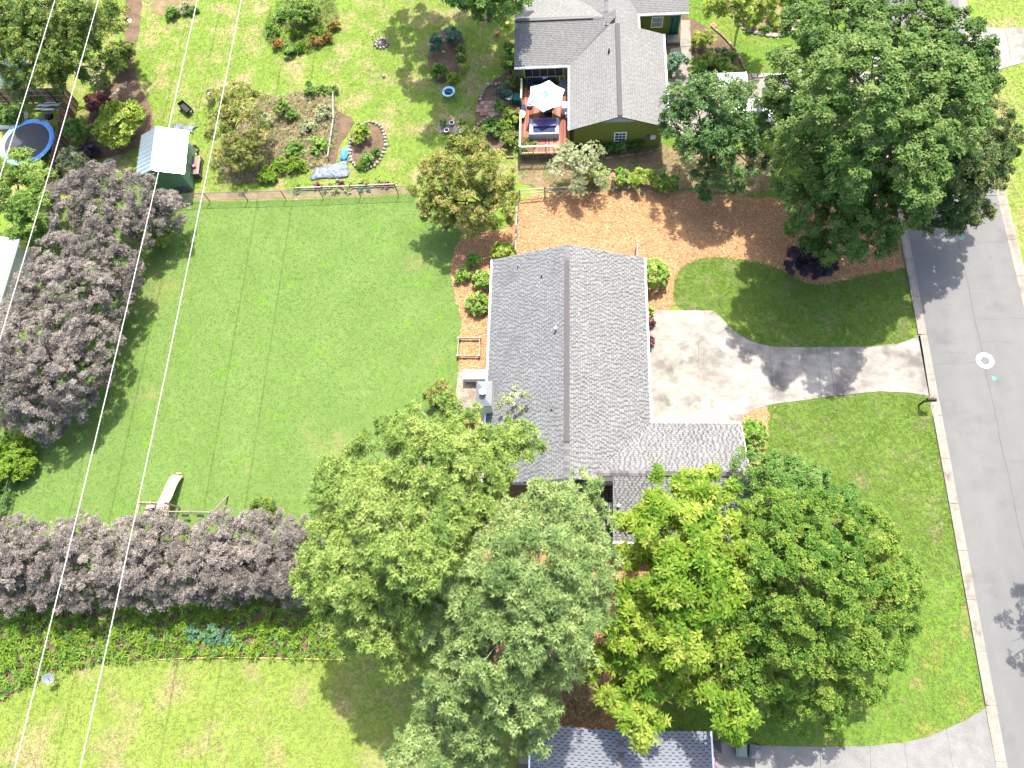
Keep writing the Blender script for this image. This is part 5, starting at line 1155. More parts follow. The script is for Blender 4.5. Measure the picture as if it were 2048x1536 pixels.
S = MB(BO); O_, u_, v_ = slopeuv((xr - .55, yb_, 2.904), (xr - .55, yt_, 2.904), (xr - 4.3, yb_, 4.204)); shingles(S, O_, u_, v_, [(0, 0), (yt_ - yb_, 0), (yt_ - yb_, 3.97), (0, 3.97)], .3, .45, .02, .5, .62, True, 41)
so = S.build('shingles', M['pale_roof'], orf, attr=True); so['kind'] = 'stuff'
m = MB(BO); m.box((xr - .50, (yb_ + yt_) / 2, 2.84), (.12, yt_ - yb_, .13)); m.build('gutter', M['white'], ob)

# --- chain link fences
def chain_fence(label, pts, h=1.2, step=3.2, mesh=True):
    root = thing('wire_fence', label, 'fence', (pts[0][0], pts[0][1], 0)); org = (pts[0][0], pts[0][1], 0); W2 = MB(org)
    for a, b in zip(pts, pts[1:]):
        a, b = np.array(a[:2]), np.array(b[:2]); L = np.linalg.norm(b - a); t = (b - a) / L; n = max(1, round(L / step))
        for i in range(n + 1):
            p = a + t * L * i / n; m = MB(org); m.tube([(p[0], p[1], 0), (p[0], p[1], h + .02)], .032, 6); m.build('post', M['steel'], root)
        m = MB(org); m.tube([(a[0], a[1], h), (b[0], b[1], h)], .024, 6); m.build('top_rail', M['steel'], root)
        if mesh:
            s_ = .16; k = -int(h / s_)
            for i in range(k, int(L / s_)):
                for sg in (1, -1):
                    x0 = i * s_; x1 = x0 + h; z0, z1 = (0.03, h) if sg > 0 else (h, 0.03)
                    xa, za, xb, zb = x0, z0, x1, z1
                    if xa < 0: za += (zb - za) * (-xa) / h; xa = 0
                    if xb > L: zb -= (zb - za) * (xb - L) / max(1e-6, xb - xa); xb = L
                    if xb <= xa: continue
                    p, q = a + t * xa, a + t * xb; W2.tube([(p[0], p[1], za), (q[0], q[1], zb)], .0035, 3, caps=False)
    if mesh: o = W2.build('wire_mesh', M['galv'], root); o['kind'] = 'stuff'
    return root
chain_fence('chain link fence along the top of the big back lawn', [G(345, 408), G(420, 403), G(572, 399), G(797, 390), G(830, 389)])
chain_fence('chain link fence along the left side below the purple hedge', [G(60, 885), G(20, 1045), G(-10, 1180)])
# timber fences in the pine straw
def low_fence(label, pts, h, mat='wood', step=1.6):
    root = thing('rail_fence', label, 'fence', (pts[0][0], pts[0][1], 0)); org = (pts[0][0], pts[0][1], 0)
    for a, b in zip(pts, pts[1:]):
        a, b = np.array(a[:2]), np.array(b[:2]); L = np.linalg.norm(b - a); t = (b - a) / L; rz = math.atan2(t[1], t[0]); c = (a + b) / 2; n = max(1, round(L / step))
        for z_ in (h, h * .5): m = MB(org); m.box((c[0], c[1], z_), (L, .10 if z_ == h else .05, .06), rz, .8); m.build('rail', M[mat], root, attr=True)
        for i in range(n + 1): p = a + t * L * i / n; m = MB(org); m.box((p[0], p[1], h / 2), (.1, .1, h + .06), rz, .6); m.build('post', M[mat], root, attr=True)
low_fence('grey wooden fence beside the orange tipped tree', [G(1036, 415), G(1034, 470), G(1033, 515)], 1.2)
low_fence('short grey fence end above the house gable', [G(1272, 500), G(1272, 528)], 1.1, step=1.2)
low_fence('wooden rail fence above the pine straw below the deck', [G(1040, 395), G(1090, 391), G(1140, 389)], 1.0)
low_fence('pale wooden rail beside the flower strip by the wire fence', [G(590, 379), G(700, 375), G(790, 371)], .22, step=2.6)
low_fence('thin wooden rail along the right side of the vegetable bed', [G(669, 195), G(670, 245), G(659, 320)], .5, step=2.4)

# --- sandbox frame, playset
sf0, sf1 = G(917, 676, .3), G(958, 711, .3); sc_ = ((sf0[0] + sf1[0]) / 2, (sf0[1] + sf1[1]) / 2); sw, sl_ = (sf1[0] - sf0[0]) / 2, (sf0[1] - sf1[1]) / 2
sb = thing('sandbox_frame', 'empty square timber frame with corner posts in the pine straw', 'frame', (sc_[0], sc_[1], -.008))
for s_ in (-1, 1):
    m = MB(); m.box((0, s_ * sl_, .26), (2 * sw, .06, .18), 0, .7); m.build('side_board', M['wood'], sb, attr=True)
    m = MB(); m.box((s_ * sw, 0, .26), (.06, 2 * sl_, .18), 0, .8); m.build('side_board', M['wood'], sb, attr=True)
    for q in (-1, 1): m = MB(); m.box((s_ * sw, q * sl_, .2), (.16, .16, .42), 0, .9); m.build('corner_post', M['wood'], sb, attr=True)
PS = G(305, 1022); ps = thing('playset', 'wooden swing set tower with long pale yellow slide by the purple hedge', 'playset', (PS[0], PS[1], 0)); org = (PS[0], PS[1], 0)
tx0, tx1 = G(285, 1030, 1.4)[0], G(335, 1030, 1.4)[0]; ty1 = G(300, 1006, 1.8)[1]; ty0 = ty1 - 1.25
for x in (tx0, (tx0 + tx1) / 2 - .1, tx1):
    for y in (ty0, ty1): m = MB(org); m.box((x, y, 1.05), (.11, .11, 2.1), 0, .8); m.build('post', M['wood'], ps, attr=True)
for i in range(8): m = MB(org); m.box(((tx0 + tx1) / 2, ty0 + .1 + i * .15, 1.28), (tx1 - tx0, .14, .04), 0, random.random()); m.build('floor_board', M['wood'], ps, attr=True)
for y in (ty0, ty1): m = MB(org); m.box(((tx0 + tx1) / 2 - (.3 if y == ty1 else 0), y, 1.98), (tx1 - tx0 - (.6 if y == ty1 else 0), .06, .12), 0, .7); m.build('guard_rail', M['wood'], ps, attr=True)
for x in (tx0, tx1): m = MB(org); m.box((x, (ty0 + ty1) / 2, 1.98), (.06, 1.2, .12), 0, .7); m.build('guard_rail', M['wood'], ps, attr=True)
s_top, s_bot = G(322, 1014, 1.32), G(357, 951, .18)
m = MB(org); n = 14; V = []
dv = s_bot - s_top; pd = unit(np.array([dv[1], -dv[0], 0]))
for i in range(n + 1):
    t = i / n; c = s_top + dv * t; zz = 1.34 - 1.16 * (t + .10 * math.sin(2 * math.pi * t) * .9)
    for o2, dz in ((-.38, .15), (-.34, .02), (.34, .02), (.38, .15), (.40, .15), (.35, -.03), (-.35, -.03), (-.40, .15)): V.append((c[0] + pd[0] * o2, c[1] + pd[1] * o2, max(.03, zz + dz)))
m.add(V, [(i * 8 + k, (i + 1) * 8 + k, (i + 1) * 8 + (k + 1) % 8, i * 8 + (k + 1) % 8) for i in range(n) for k in range(8)]); m.build('slide', M['slide'], ps, True)
sl2 = s_bot; m = MB(org); m.box((sl2[0] - .0, sl2[1] + .15, .10), (.4, .08, .2)); m.build('slide_foot', M['slide'], ps)
e0, e1 = np.array([tx1, (ty0 + ty1) / 2, 2.05]), G(424, 1029, 2.05); e1[1] = e0[1]
m = MB(org); m.tube([e0, e1], .065, 6); m.build('swing_beam', M['wood'], ps)
for s_ in (-1, 1): q = G(456, 991, 0) if s_ > 0 else np.array([e1[0] + .5, e1[1] - 1.5, 0]); m = MB(org); m.tube([e1, q], .06, 6); m.build('swing_leg', M['wood'], ps)
for i in range(2):
    x = e0[0] + .8 + i * 1.1; m = MB(org)
    for s_ in (-.22, .22): m.tube([(x + s_, e0[1], 2.05), (x + s_, e0[1], .5)], .012, 4)
    m.build('swing_chain', M['steel'], ps); m = MB(org); m.box((x, e0[1], .5), (.5, .18, .04)); m.build('swing_seat', M['black'], ps)
p = G(302, 1019, 1.4); tk = thing('blue_cushion', 'small navy cushion on the playset platform', 'cushion', (p[0], p[1], 1.305)); m = MB(); m.bbox((0, 0, .05), (.36, .2, .1), .2, .03); m.build('cushion', M['navy'], tk); m = MB(); m.box((0, 0, .103), (.22, .02, .012), .2); m.build('piping', M['white'], tk)

# --- satellite dish, hose line, posts
p = G(118, 1360); di = thing('satellite_dish', 'pale grey satellite dish on a tripod at the fern bank edge', 'satellite dish', (p[0], p[1], 0))
ax = unit(np.array([.42, -.45, .62])); u_ = unit(np.cross(ax, (0, 0, 1))); v_ = np.cross(u_, ax); c0 = np.array([-.05, .12, 1.05]); V = [c0 - ax * .07]; 
for r_, d_ in ((.2, -.05), (.36, .0), (.38, .0)):
    for k in range(20): a = k * math.pi / 10; V.append(c0 + ax * d_ + r_ * (math.cos(a) * u_ * .9 + math.sin(a) * v_ * 1.05))
m = MB(); m.add(V, [(0, 1 + k, 1 + (k + 1) % 20) for k in range(20)] + [(1 + b * 20 + k, 21 + b * 20 + k, 21 + b * 20 + (k + 1) % 20, 1 + b * 20 + (k + 1) % 20) for b in range(2) for k in range(20)])
o = m.build('reflector', M['dish'], di, True); o.modifiers.new('thickness', 'SOLIDIFY').thickness = .015
m = MB(); m.tube([c0 - v_ * .36, c0 + ax * .42 - v_ * .12], .022, 6); m.tube([c0 + ax * .40 - v_ * .14, c0 + ax * .52 - v_ * .08], .05, 8); m.build('feed_arm', M['white'], di)
m = MB(); m.tube([(0, 0, .0), (0, 0, .9), c0 - ax * .06], .028, 6); m.build('mast', M['steel'], di)
for k in range(3): a = .5 + k * 2.09; m = MB(); m.tube([(0, 0, .55), (.42 * math.cos(a), .42 * math.sin(a), 0)], .02, 5); m.build('leg', M['steel'], di)
hpts = [(300, 1321), (340, 1318), (400, 1316), (470, 1315), (540, 1316), (620, 1318), (705, 1320)]
m = MB(); m.tube([G(x, y) + (0, 0, .05) for x, y in hpts], .028, 6); o = m.build('garden_hose', M['hose']); tag(o, 'straight yellow hose lying along the foot of the fern bank', 'hose')
m = MB(); m.tube([G(x, y) + (0, 0, .06) for x, y in ((1040, 1440), (1052, 1448), (1062, 1458), (1070, 1480))], .03, 6); o = m.build('garden_hose', M['hose']); tag(o, 'short yellow hose beside the roof corner of the lower house', 'hose')
for (px_, py_, lab) in ((410, 1318, 'dark metal stake by the yellow hose under the hedge'), (628, 1322, 'bent dark metal stake near the pine above the yellow hose')):
    p = G(px_, py_); o_ = thing('stake', lab, 'stake', (p[0], p[1], 0)); m = MB(); m.tube([(0, 0, 0), (-.02, .02, 1.0)], .03, 5); m.build('shaft', M['steel'], o_); m = MB(); m.tube([(-.02, .02, .98), (-.2, .08, 1.08)], .025, 5); m.build('hook', M['steel'], o_)
# --- garden ornaments
p = G(764, 88); fp = thing('fire_pit', 'round stone fire pit with black iron bowl on the lawn', 'fire pit', (p[0], p[1], -.03))
for k in range(11): a = k * 2 * math.pi / 11; m = MB(); m.rock((.55 * math.cos(a), .55 * math.sin(a), .09), (.32, .28, .24), random.random()); m.build('stone', M['stone'], fp, attr=True)
m = MB(); m.lathe((0, 0, .05), [(.15, 0), (.38, .16), (.42, .17), (.36, .13), (.1, .04)], 16, top=False); m.build('bowl', M['black'], fp)
for k in range(5): a = k * .5 + 1.4; m = MB(); m.tube([(.72 * math.cos(a), .72 * math.sin(a), 0), (.72 * math.cos(a), .72 * math.sin(a), .75)], .018, 5); m.lathe((.72 * math.cos(a), .72 * math.sin(a), .74), [(.05, 0), (.05, .08)], 6); m.build('torch', M['black'], fp)
p = G(897, 183, .6); fb_ = thing('bird_bath', 'blue bowl on black legs with a stick across it on the shaded lawn', 'bird bath', (p[0], p[1], -.03)); m = MB(); m.lathe((0, 0, .52), [(.2, 0), (.50, .06), (.56, .12), (.40, .12), (.34, .05), (.1, .03)], 22, top=False); m.build('bowl', M['cyan_pad'], fb_); m = MB(); m.lathe((0, 0, .60), [(.36, 0), (.34, .015)], 18); m.build('water', M['navy'], fb_)
for k in range(4): a = k * math.pi / 2 + .8; m = MB(); m.tube([(.3 * math.cos(a), .3 * math.sin(a), .56), (.95 * math.cos(a), .95 * math.sin(a), 0)], .022, 5); m.build('leg', M['black'], fb_)
m = MB(); m.tube([(-.85, .3, .70), (.65, -.3, .68)], .028, 5); m.build('stick', M['wood'], fb_)
pt0 = G(900, 255); ptb = structure('stone_pad', (pt0[0], pt0[1], 0)); m = MB(); m.prism([(pt0[0] - 1.1 + .0 - pt0[0] + pt0[0], pt0[1] - .5), (pt0[0] + 1.1, pt0[1] - .6), (pt0[0] + 1.1, pt0[1] + .45), (pt0[0] - 1.0, pt0[1] + .5)], -.02, .02); m.org = np.array((pt0[0], pt0[1], 0)); m.build('slab', M['stone'], ptb)
for (px_, py_, lab, pl2) in ((889, 247, 'grey pot with a fern on the stone pad, upper left', 1), (903, 245, 'empty pale pot on the stone pad, upper middle', 0), (924, 248, 'pot with leafy plant on the stone pad, upper right', 1), (893, 260, 'wide pale pot on the stone pad, lower left', 0), (923, 261, 'pale pot on the stone pad, lower right', 0)):
    p = G(px_, py_, .3); o_ = thing('plant_pot', lab, 'pot', (p[0], p[1], .021)); m = MB(); m.lathe((0, 0, 0), [(.15, 0), (.20, .28), (.23, .30), (.18, .30), (.17, .22)], 16, top=False); m.build('pot', M['tub_rim'] if px_ == 889 else M['galv'], o_); m = MB(); m.lathe((0, 0, .20), [(.17, 0), (.16, .015)], 14); m.build('potting_soil', M['soil'], o_)
    if pl2: foliage('plant', [(np.array([0, 0, .36]), .22)], 'small', LF['green'], o_)
p = G(1347, 57); ps2 = thing('ring_planter', 'white ring planter in the bed below the porch', 'planter', (p[0], p[1], 0)); m = MB(); m.ring((0, 0, 0), .22, .30, 0, .12, 20); m.build('ring', M['white'], ps2); m = MB(); m.lathe((0, 0, 0), [(.21, .0), (.21, .05)], 16); m.build('fill', M['soil'], ps2)
p = G(1427, 52); ps3 = thing('clay_pot', 'round terracotta stone at the corner of the rose bed', 'pot', (p[0], p[1], 0)); m = MB(); m.lathe((0, 0, 0), [(.24, 0), (.26, .10), (.22, .14)], 18); m.build('slab', M['terracotta'], ps3); m = MB(); m.lathe((0, 0, .13), [(.16, 0), (.1, .03)], 14); m.build('knob', M['brick'], ps3)
p = G(768, 154); o_ = thing('garden_ball', 'small pale round stone lying alone on the sunny lawn', 'stone', (p[0], p[1], -.03)); m = MB(); m.rock((0, 0, .12), (.30, .28, .26), .8, 4); m.build('stone', M['stone'], o_, attr=True)
p = G(676, 358); o_ = thing('garden_ball', 'small pale round stone by the flower strip of the wire fence', 'stone', (p[0], p[1] - .2, -.02)); m = MB(); m.rock((0, 0, .12), (.28, .26, .26), .8, 5); m.build('stone', M['stone'], o_, attr=True)
p = G(254, 41, .2); o_ = thing('seed_tray', 'white tray with red flowers on the dirt path', 'tray', (p[0], p[1], -.01), .2); m = MB(); m.box((0, 0, .06), (.62, .45, .12)); m.build('tray', M['white'], o_); foliage('flowers', [(np.array([-.05, .05, .14]), .14)], 'small', LF['wine'], o_)
p = G(217, 324, .2); o_ = thing('coiled_hose', 'coil of pale hose lying between the shrubs near the shed', 'hose', (p[0], p[1], 0)); 
for k in range(3): m = MB(); m.tube([((.42 + .06 * k) * math.cos(a), (.30 + .05 * k) * math.sin(a), .04 + .03 * k) for a in np.linspace(0, 6.28, 20)], .025, 5); m.build('coil', M['cover'], o_)
p = G(1225, 356, 1.0); bh = thing('bird_house', 'white bird house with red roof on a post by the shrubs', 'bird house', (p[0], p[1], 0)); m = MB(); m.box((0, 0, .5), (.08, .08, 1.0)); m.build('post', M['wood'], bh); m = MB(); m.box((0, 0, 1.15), (.28, .3, .32)); m.build('box', M['white'], bh); m = MB(); m.add([(-.2, -.2, 1.3), (.2, -.2, 1.3), (0, -.2, 1.5), (-.2, .2, 1.3), (.2, .2, 1.3), (0, .2, 1.5)], [(0, 1, 2), (5, 4, 3), (0, 2, 5, 3), (1, 4, 5, 2), (0, 3, 4, 1)]); m.build('roof', M['terracotta'], bh)
for (px_, py_, mt, lab) in ((1015, 45, 'yellow', 'bright yellow watering can in the shade left of the pale roof'), (994, 64, 'terracotta', 'tan pot in the shade left of the pale roof')):
    p = G(px_, py_, .3); o_ = thing('watering_can' if mt == 'yellow' else 'flower_pot', lab, 'can' if mt == 'yellow' else 'pot', (p[0], p[1], -.03)); m = MB(); m.lathe((0, 0, 0), [(.14, 0), (.2, .34), (.17, .36), (.1, .34)], 14); m.build('body', M[mt], o_); m = MB(); m.tube([(.15, 0, .15), (.4, 0, .4)], .03, 6) if mt == 'yellow' else m.ring((0, 0, .34), .15, .22, 0, .04, 14); m.build('spout' if mt == 'yellow' else 'rim', M[mt], o_)
# statue by the stairs
p = G(993, 188, .5); o_ = thing('garden_statue', 'small grey stone heron statue among the plants by the deck stairs', 'statue', (p[0], p[1], -.02)); m = MB(); m.lathe((0, 0, 0), [(.14, 0), (.10, .08), (.05, .12), (.06, .45), (.13, .62), (.10, .82), (.04, .95), (.06, 1.02), (.02, 1.1)], 12, sx=1, sy=1.3); m.build('figure', M['grey_box'], o_, True); m = MB(); m.box((0, .0, .03), (.4, .4, .06)); m.build('plinth', M['grey_box'], o_)

# --- power lines
WH = 15.5
for i, (px_, py_, lab) in enumerate(((108, 0, 'leftmost of four white power lines crossing the upper left corner'), (195, 0, 'second power line from the left, passing over the trampoline yard'), (393, 0, 'third power line from the left, passing over the shed roof'), (481, 0, 'rightmost power line, crossing the back lawn beside the hedge'))):
    x = G(px_, py_, WH)[0]; m = MB((x, 20, 0)); m.tube([(x - .0006 * (y - 20) , y, WH + .00045 * (y - 20) ** 2 - .25) for y in np.linspace(-45, 85, 40)], .026, 6)
    o_ = thing('power_line', lab, 'power line', (x, 20, 0), group='power lines over the back garden'); m.build('cable', M['wire'], o_)

# ------------------------------------------------------------ trees
def xy(px_, py_, z=0): return tuple(G(px_, py_, z)[:2])
tree('shade_tree', 'huge spreading dark green shade tree at the street corner of the straw bed', 'tree', (18.6, 30.2), lob([
    (1700, 80, 10.5, 3.0), (1800, 60, 11.5, 2.8), (1640, 50, 8.5, 2.5), (1880, 110, 11, 2.7), (1610, 160, 8.0, 2.7), (1740, 190, 14.5, 3.6), (1850, 210, 12.5, 3.2),
    (1665, 265, 9.5, 3.0), (1780, 310, 12.5, 3.2), (1592, 240, 6.5, 2.3), (1700, 380, 8, 2.8), (1625, 350, 6.0, 2.3), (1780, 400, 7.5, 2.4), (1690, 455, 6, 2.0), (1600, 420, 6, 1.6), (1740, 470, 5, 1.6), (1910, 160, 9.5, 2.2), (1650, 490, 3.6, 1.3), (1850, 300, 9.5, 2.4), (1825, 365, 7.5, 2.0)]),
    'oak', 'oak', tr=.42, limb_r=.13, twigs=3)
tree('verge_tree', 'dark tree with olive tips leaning over the street from the kerb', 'tree', (25.0 - .9, 31.8), lob([
    (1935, 250, 8, 2.3), (1965, 320, 6.5, 2.0), (1900, 330, 8, 2.4), (1950, 390, 5.5, 1.8), (1880, 400, 6, 1.9), (1990, 290, 6, 1.5), (1850, 420, 5, 1.4), (1905, 440, 4.4, 1.1), (1955, 430, 4.2, .8), (1940, 200, 7.5, 1.6)]),
    'crape', 'dogwood', tr=.2, twigs=2, L=.19, W=.11)
tree('sparse_tree', 'airy dark leaved tree in front of the parked white car', 'tree', xy(1445, 350), lob([
    (1430, 205, 6.6, 2.0), (1380, 245, 5.4, 1.8), (1470, 260, 5.4, 1.8), (1425, 295, 5, 2.0), (1362, 200, 5.2, 1.2), (1480, 200, 5.6, 1.4), (1450, 345, 3.6, 1.6), (1390, 310, 3.8, 1.5), (1400, 175, 6, 1.1), (1345, 245, 4.6, 1.0), (1495, 325, 4, 1.2), (1420, 365, 2.6, 1.2)]),
    'sparse', 'shade', tr=.16, twigs=3, limb_r=.06, dens=1.6)
tree('crape_tree', 'round bushy tree with orange yellow tips left of the straw bed', 'tree', xy(940, 440), lob([
    (930, 335, 5.2, 2.0), (880, 350, 4.4, 1.6), (985, 350, 4.4, 1.6), (930, 405, 3.9, 1.9), (878, 420, 3.0, 1.3), (990, 420, 3.0, 1.3), (935, 290, 4.8, 1.2), (1008, 385, 3.6, 1.1), (852, 390, 3.4, 1.1), (930, 450, 2.2, 1.2)]),
    'crape', 'crape', tr=.14, twigs=3, limb_r=.05)
tree('pine_tree', 'tall pine with bright tufts overlapping the rear corner of the house roof', 'tree', xy(850, 1150), lob([
    (865, 850, 12.0, 1.5), (780, 905, 12, 1.7), (940, 880, 12, 1.5), (850, 930, 14.5, 2.2), (700, 985, 12, 1.9), (955, 950, 12.5, 1.7), (1030, 900, 10.5, 1.3), (770, 1020, 14.5, 1.9), (660, 1075, 11.5, 1.5),
    (720, 1140, 12.5, 1.8), (830, 1090, 15, 1.9), (760, 1230, 10.5, 1.7), (850, 1190, 12, 1.8), (710, 1250, 8.5, 1.4), (900, 1010, 14, 1.7), (820, 1290, 9, 1.5), (640, 1150, 10, 1.2), (1005, 900, 10, 1.0), (900, 1100, 12, 1.8), (820, 1160, 11, 1.6), (680, 1180, 10, 1.4)]),
    'pine', 'pine', 'bark_pale', tr=.26, twigs=5, limb_r=.075)
tree('pine_tree', 'grey green pine with bare twigs standing between the deck and the lower house', 'tree', xy(1050, 1300), lob([
    (1000, 1075, 12.5, 1.7), (1095, 1030, 12, 1.6), (1160, 1005, 10.5, 1.2), (1075, 1140, 15, 2.0), (1160, 1120, 12.5, 1.6), (980, 1180, 13.5, 1.7), (1100, 1240, 14, 1.9), (1000, 1280, 13, 1.8), (930, 1350, 10, 1.7), (1040, 1370, 11, 1.7),
    (1150, 1210, 11, 1.3), (1060, 1440, 8.5, 1.3), (960, 1440, 8, 1.5), (1130, 1310, 11, 1.2), (900, 1250, 11, 1.4), (1185, 1180, 9.5, 1.2), (1040, 1200, 13, 1.8), (1180, 1060, 9.5, 1.0)]),
    'pine', 'pine2', 'bark_pale', tr=.24, twigs=7, limb_r=.07, dens=2.8)
tree('pine_tree', 'low pale pine crown over the bottom lawn', 'tree', xy(905, 1480), lob([
    (880, 1410, 7, 1.4), (850, 1495, 6, 1.2), (915, 1490, 6, 1.3), (960, 1530, 5.5, 1.2), (810, 1510, 5, .8)]),
    'pine', 'pine2', 'bark_pale', tr=.16, twigs=5, limb_r=.05)
tree('leaf_tree', 'bright yellow green large leaved tree in front of the garage wing', 'tree', xy(1330, 1290), lob([
    (1325, 1005, 8.5, 1.4), (1405, 1000, 9, 1.5), (1280, 1085, 8.5, 1.4), (1360, 1075, 10.5, 1.8), (1435, 1075, 9.5, 1.4), (1290, 1165, 9, 1.4), (1370, 1170, 11, 1.8), (1440, 1160, 9.5, 1.4), (1270, 1245, 8.5, 1.4),
    (1350, 1265, 9.5, 1.7), (1425, 1250, 8.5, 1.4), (1300, 1325, 7.5, 1.5), (1215, 1335, 6.5, 1.1), (1250, 1385, 6.5, 1.1), (1280, 1440, 6.8, 1.1), (1375, 1340, 6.5, 1.2), (1440, 1395, 7.4, 1.2), (1475, 1440, 7.0, .8), (1420, 1330, 7, 1.1)]),
    'hickory', 'hickory', tr=.24, limb_r=.07)
tree('broad_tree', 'dense rounded green tree above the street corner lawn', 'tree', xy(1600, 1240), lob([
    (1550, 1050, 9, 1.8), (1640, 1065, 9.5, 1.9), (1725, 1075, 8, 1.6), (1785, 1150, 6.8, 1.4), (1560, 1150, 10, 1.9), (1655, 1165, 10.5, 2.0), (1740, 1190, 8, 1.7), (1590, 1260, 9, 1.9), (1680, 1270, 7.5, 1.8), (1540, 1330, 7, 1.6),
    (1620, 1370, 5.5, 1.5), (1720, 1340, 5.5, 1.4), (1790, 1230, 5.5, 1.2), (1510, 1230, 8.5, 1.5), (1590, 1420, 3.6, 1.1), (1490, 1120, 8.5, 1.5), (1480, 1310, 7, 1.5), (1500, 1390, 4.6, 1.2), (1650, 1420, 3.4, 1.0), (1760, 1290, 5.0, 1.3)]),
    'maple', 'maple', tr=.27, limb_r=.08)
tree('slim_tree', 'fresh green tree touching the end of the garage roof', 'tree', xy(1590, 1010), lob([
    (1500, 945, 5.6, 1.1), (1555, 950, 6.2, 1.3), (1615, 970, 6, 1.3), (1590, 1010, 7, 1.3), (1670, 1000, 6, 1.2), (1530, 1000, 7, 1.1), (1700, 1040, 5.6, 1.0)]),
    'maple', 'maple2', tr=.14, limb_r=.05)
tree('tall_evergreen', 'large dark evergreen filling the upper left corner', 'tree', xy(110, 160), lob([
    (40, 50, 8, 2.4), (110, 40, 9, 2.4), (170, 30, 8, 2.1), (20, 110, 6.5, 2.2), (90, 110, 8, 2.3), (155, 100, 7, 2.0), (200, 80, 5.5, 1.6), (130, 155, 4.5, 1.7), (60, 170, 4, 1.6), (215, 140, 3, 1.1), (225, 40, 5, 1.3), (0, 60, 7, 2)]),
    'ever', 'ever', tr=.3)
tree('round_evergreen', 'bright green evergreen below the trampoline', 'tree', xy(45, 430), lob([
    (40, 345, 3.6, 1.6), (85, 370, 3.4, 1.4), (20, 400, 3.2, 1.6), (70, 430, 3.4, 1.6), (30, 450, 2.4, 1.5), (80, 460, 2.2, 1.2)]), 'ever', 'thuja', tr=.15)
tree('street_tree', 'green tree hanging over the top edge left of the pale roof', 'tree', (-7.2, 53.0), lob([
    (905, -40, 7, 1.8), (965, -20, 8, 2.0), (1020, 10, 6.5, 1.4), (930, -5, 5.5, 1.1), (975, 20, 5.5, 1.1)]) + [(np.array(c[:3]), c[3]) for c in (
    (-12.9, 58.3, 11, 2.4), (-9.5, 58, 12, 2.6), (-6.3, 58, 12, 2.6), (-10.9, 54, 12.5, 2.6), (-7.4, 53.9, 13, 2.8), (-4.7, 53.5, 12.5, 2.3), (-8.1, 49.4, 12, 2.2), (-5.2, 49.2, 12, 1.8), (-9.9, 48.0, 12.5, 1.2))], 'oak', 'green', tr=.25, L=.26, W=.17)
tree('porch_tree', 'light green small tree in front of the olive porch', 'tree', xy(1480, 35), lob([
    (1465, 0, 5, 1.7), (1510, -5, 5.2, 1.6), (1440, 20, 3.8, 1.1), (1500, 30, 3.6, 1.0), (1480, -40, 5.5, 1.8), (1530, 15, 3.6, .9)]), 'maple', 'lime', tr=.12, limb_r=.04)
tree('olive_tree', 'dark olive tree at the left edge of the vegetable bed', 'tree', xy(478, 300), lob([
    (475, 195, 3.8, 1.2), (440, 215, 3.2, 1.0), (505, 210, 3.4, 1.0), (470, 245, 3.0, 1.4), (440, 265, 2.4, 1.0), (500, 265, 2.4, 1.2), (480, 310, 1.8, 1.2), (450, 320, 1.3, .9), (510, 305, 1.3, .8)]), 'sparse', 'crape', tr=.08, limb_r=.035, dens=2.0, L=.19, W=.10)
tree('silver_tree', 'pale silvery tree below the deck corner', 'tree', xy(1170, 372), lob([
    (1115, 298, 2.4, .8), (1150, 310, 2.8, .9), (1130, 335, 2.4, .9), (1175, 345, 2.4, .9), (1190, 315, 2.6, .8), (1160, 370, 1.6, .7), (1200, 360, 1.6, .6)]), 'sparse', 'silver', 'bark_pale', tr=.09, limb_r=.04, L=.16, W=.09, twigs=4, dens=2.2)
# a tree across the street whose shadow lies on the asphalt
tree('opposite_tree', 'leafy tree across the street whose shadow lies on the asphalt at the right edge', 'tree', (33.9, 6.6), [(np.array(c[:3]), c[3]) for c in ((28.9, 6.9, 8.0, .9), (28.6, 4.6, 7.6, .8), (30.2, 7.8, 8.4, 1.3), (30.0, 5.4, 8.2, 1.2), (31.8, 6.4, 8.6, 1.6), (33.6, 7.6, 8.6, 1.6), (33.4, 5.2, 8.2, 1.5))], 'sparse', 'oak', tr=.18)

# purple hedges: separate big shrubs grown together
HK = dict(kind='hedge', leaf='purple')
def hedge(label, base, pts, group, **kw):
    return tree('purple_shrub', label, 'shrub', base, lob(pts), 'hedge', 'purple', 'bark', tr=.11, limb_r=.045, group=group, **kw)
HG = 'purple leaved hedge along the left side'
hedge('purple shrub of the left hedge nearest the shed', xy(225, 470), [(150, 395, 3.2, 1.8), (205, 375, 3.8, 2.0), (270, 395, 3.8, 2.0), (325, 420, 3.0, 1.6), (225, 435, 3.6, 2.0), (140, 440, 2.6, 1.5), (295, 455, 2.4, 1.5), (350, 430, 2.0, 1.0)], HG)
hedge('second purple shrub of the left hedge, below the one by the shed', xy(170, 610), [(120, 520, 3.8, 1.9), (185, 505, 4.0, 2.0), (235, 540, 3.4, 1.7), (90, 575, 3.8, 2.0), (160, 575, 4.4, 2.2), (225, 600, 2.8, 1.6), (60, 620, 3.4, 1.8), (250, 570, 2.0, 1.1)], HG)
hedge('largest purple shrub at the lower end of the left hedge', xy(110, 800), [(60, 680, 4, 2.2), (130, 665, 4.4, 2.2), (190, 680, 3.2, 1.7), (45, 745, 4.2, 2.2), (120, 750, 4.2, 2.2), (175, 745, 3.0, 1.6), (85, 815, 3.2, 1.8), (25, 800, 3, 1.8), (150, 805, 2.4, 1.4), (-20, 720, 3.5, 2), (100, 850, 1.6, 1.1)], HG)
BG = 'purple leaved hedge along the fern bank'
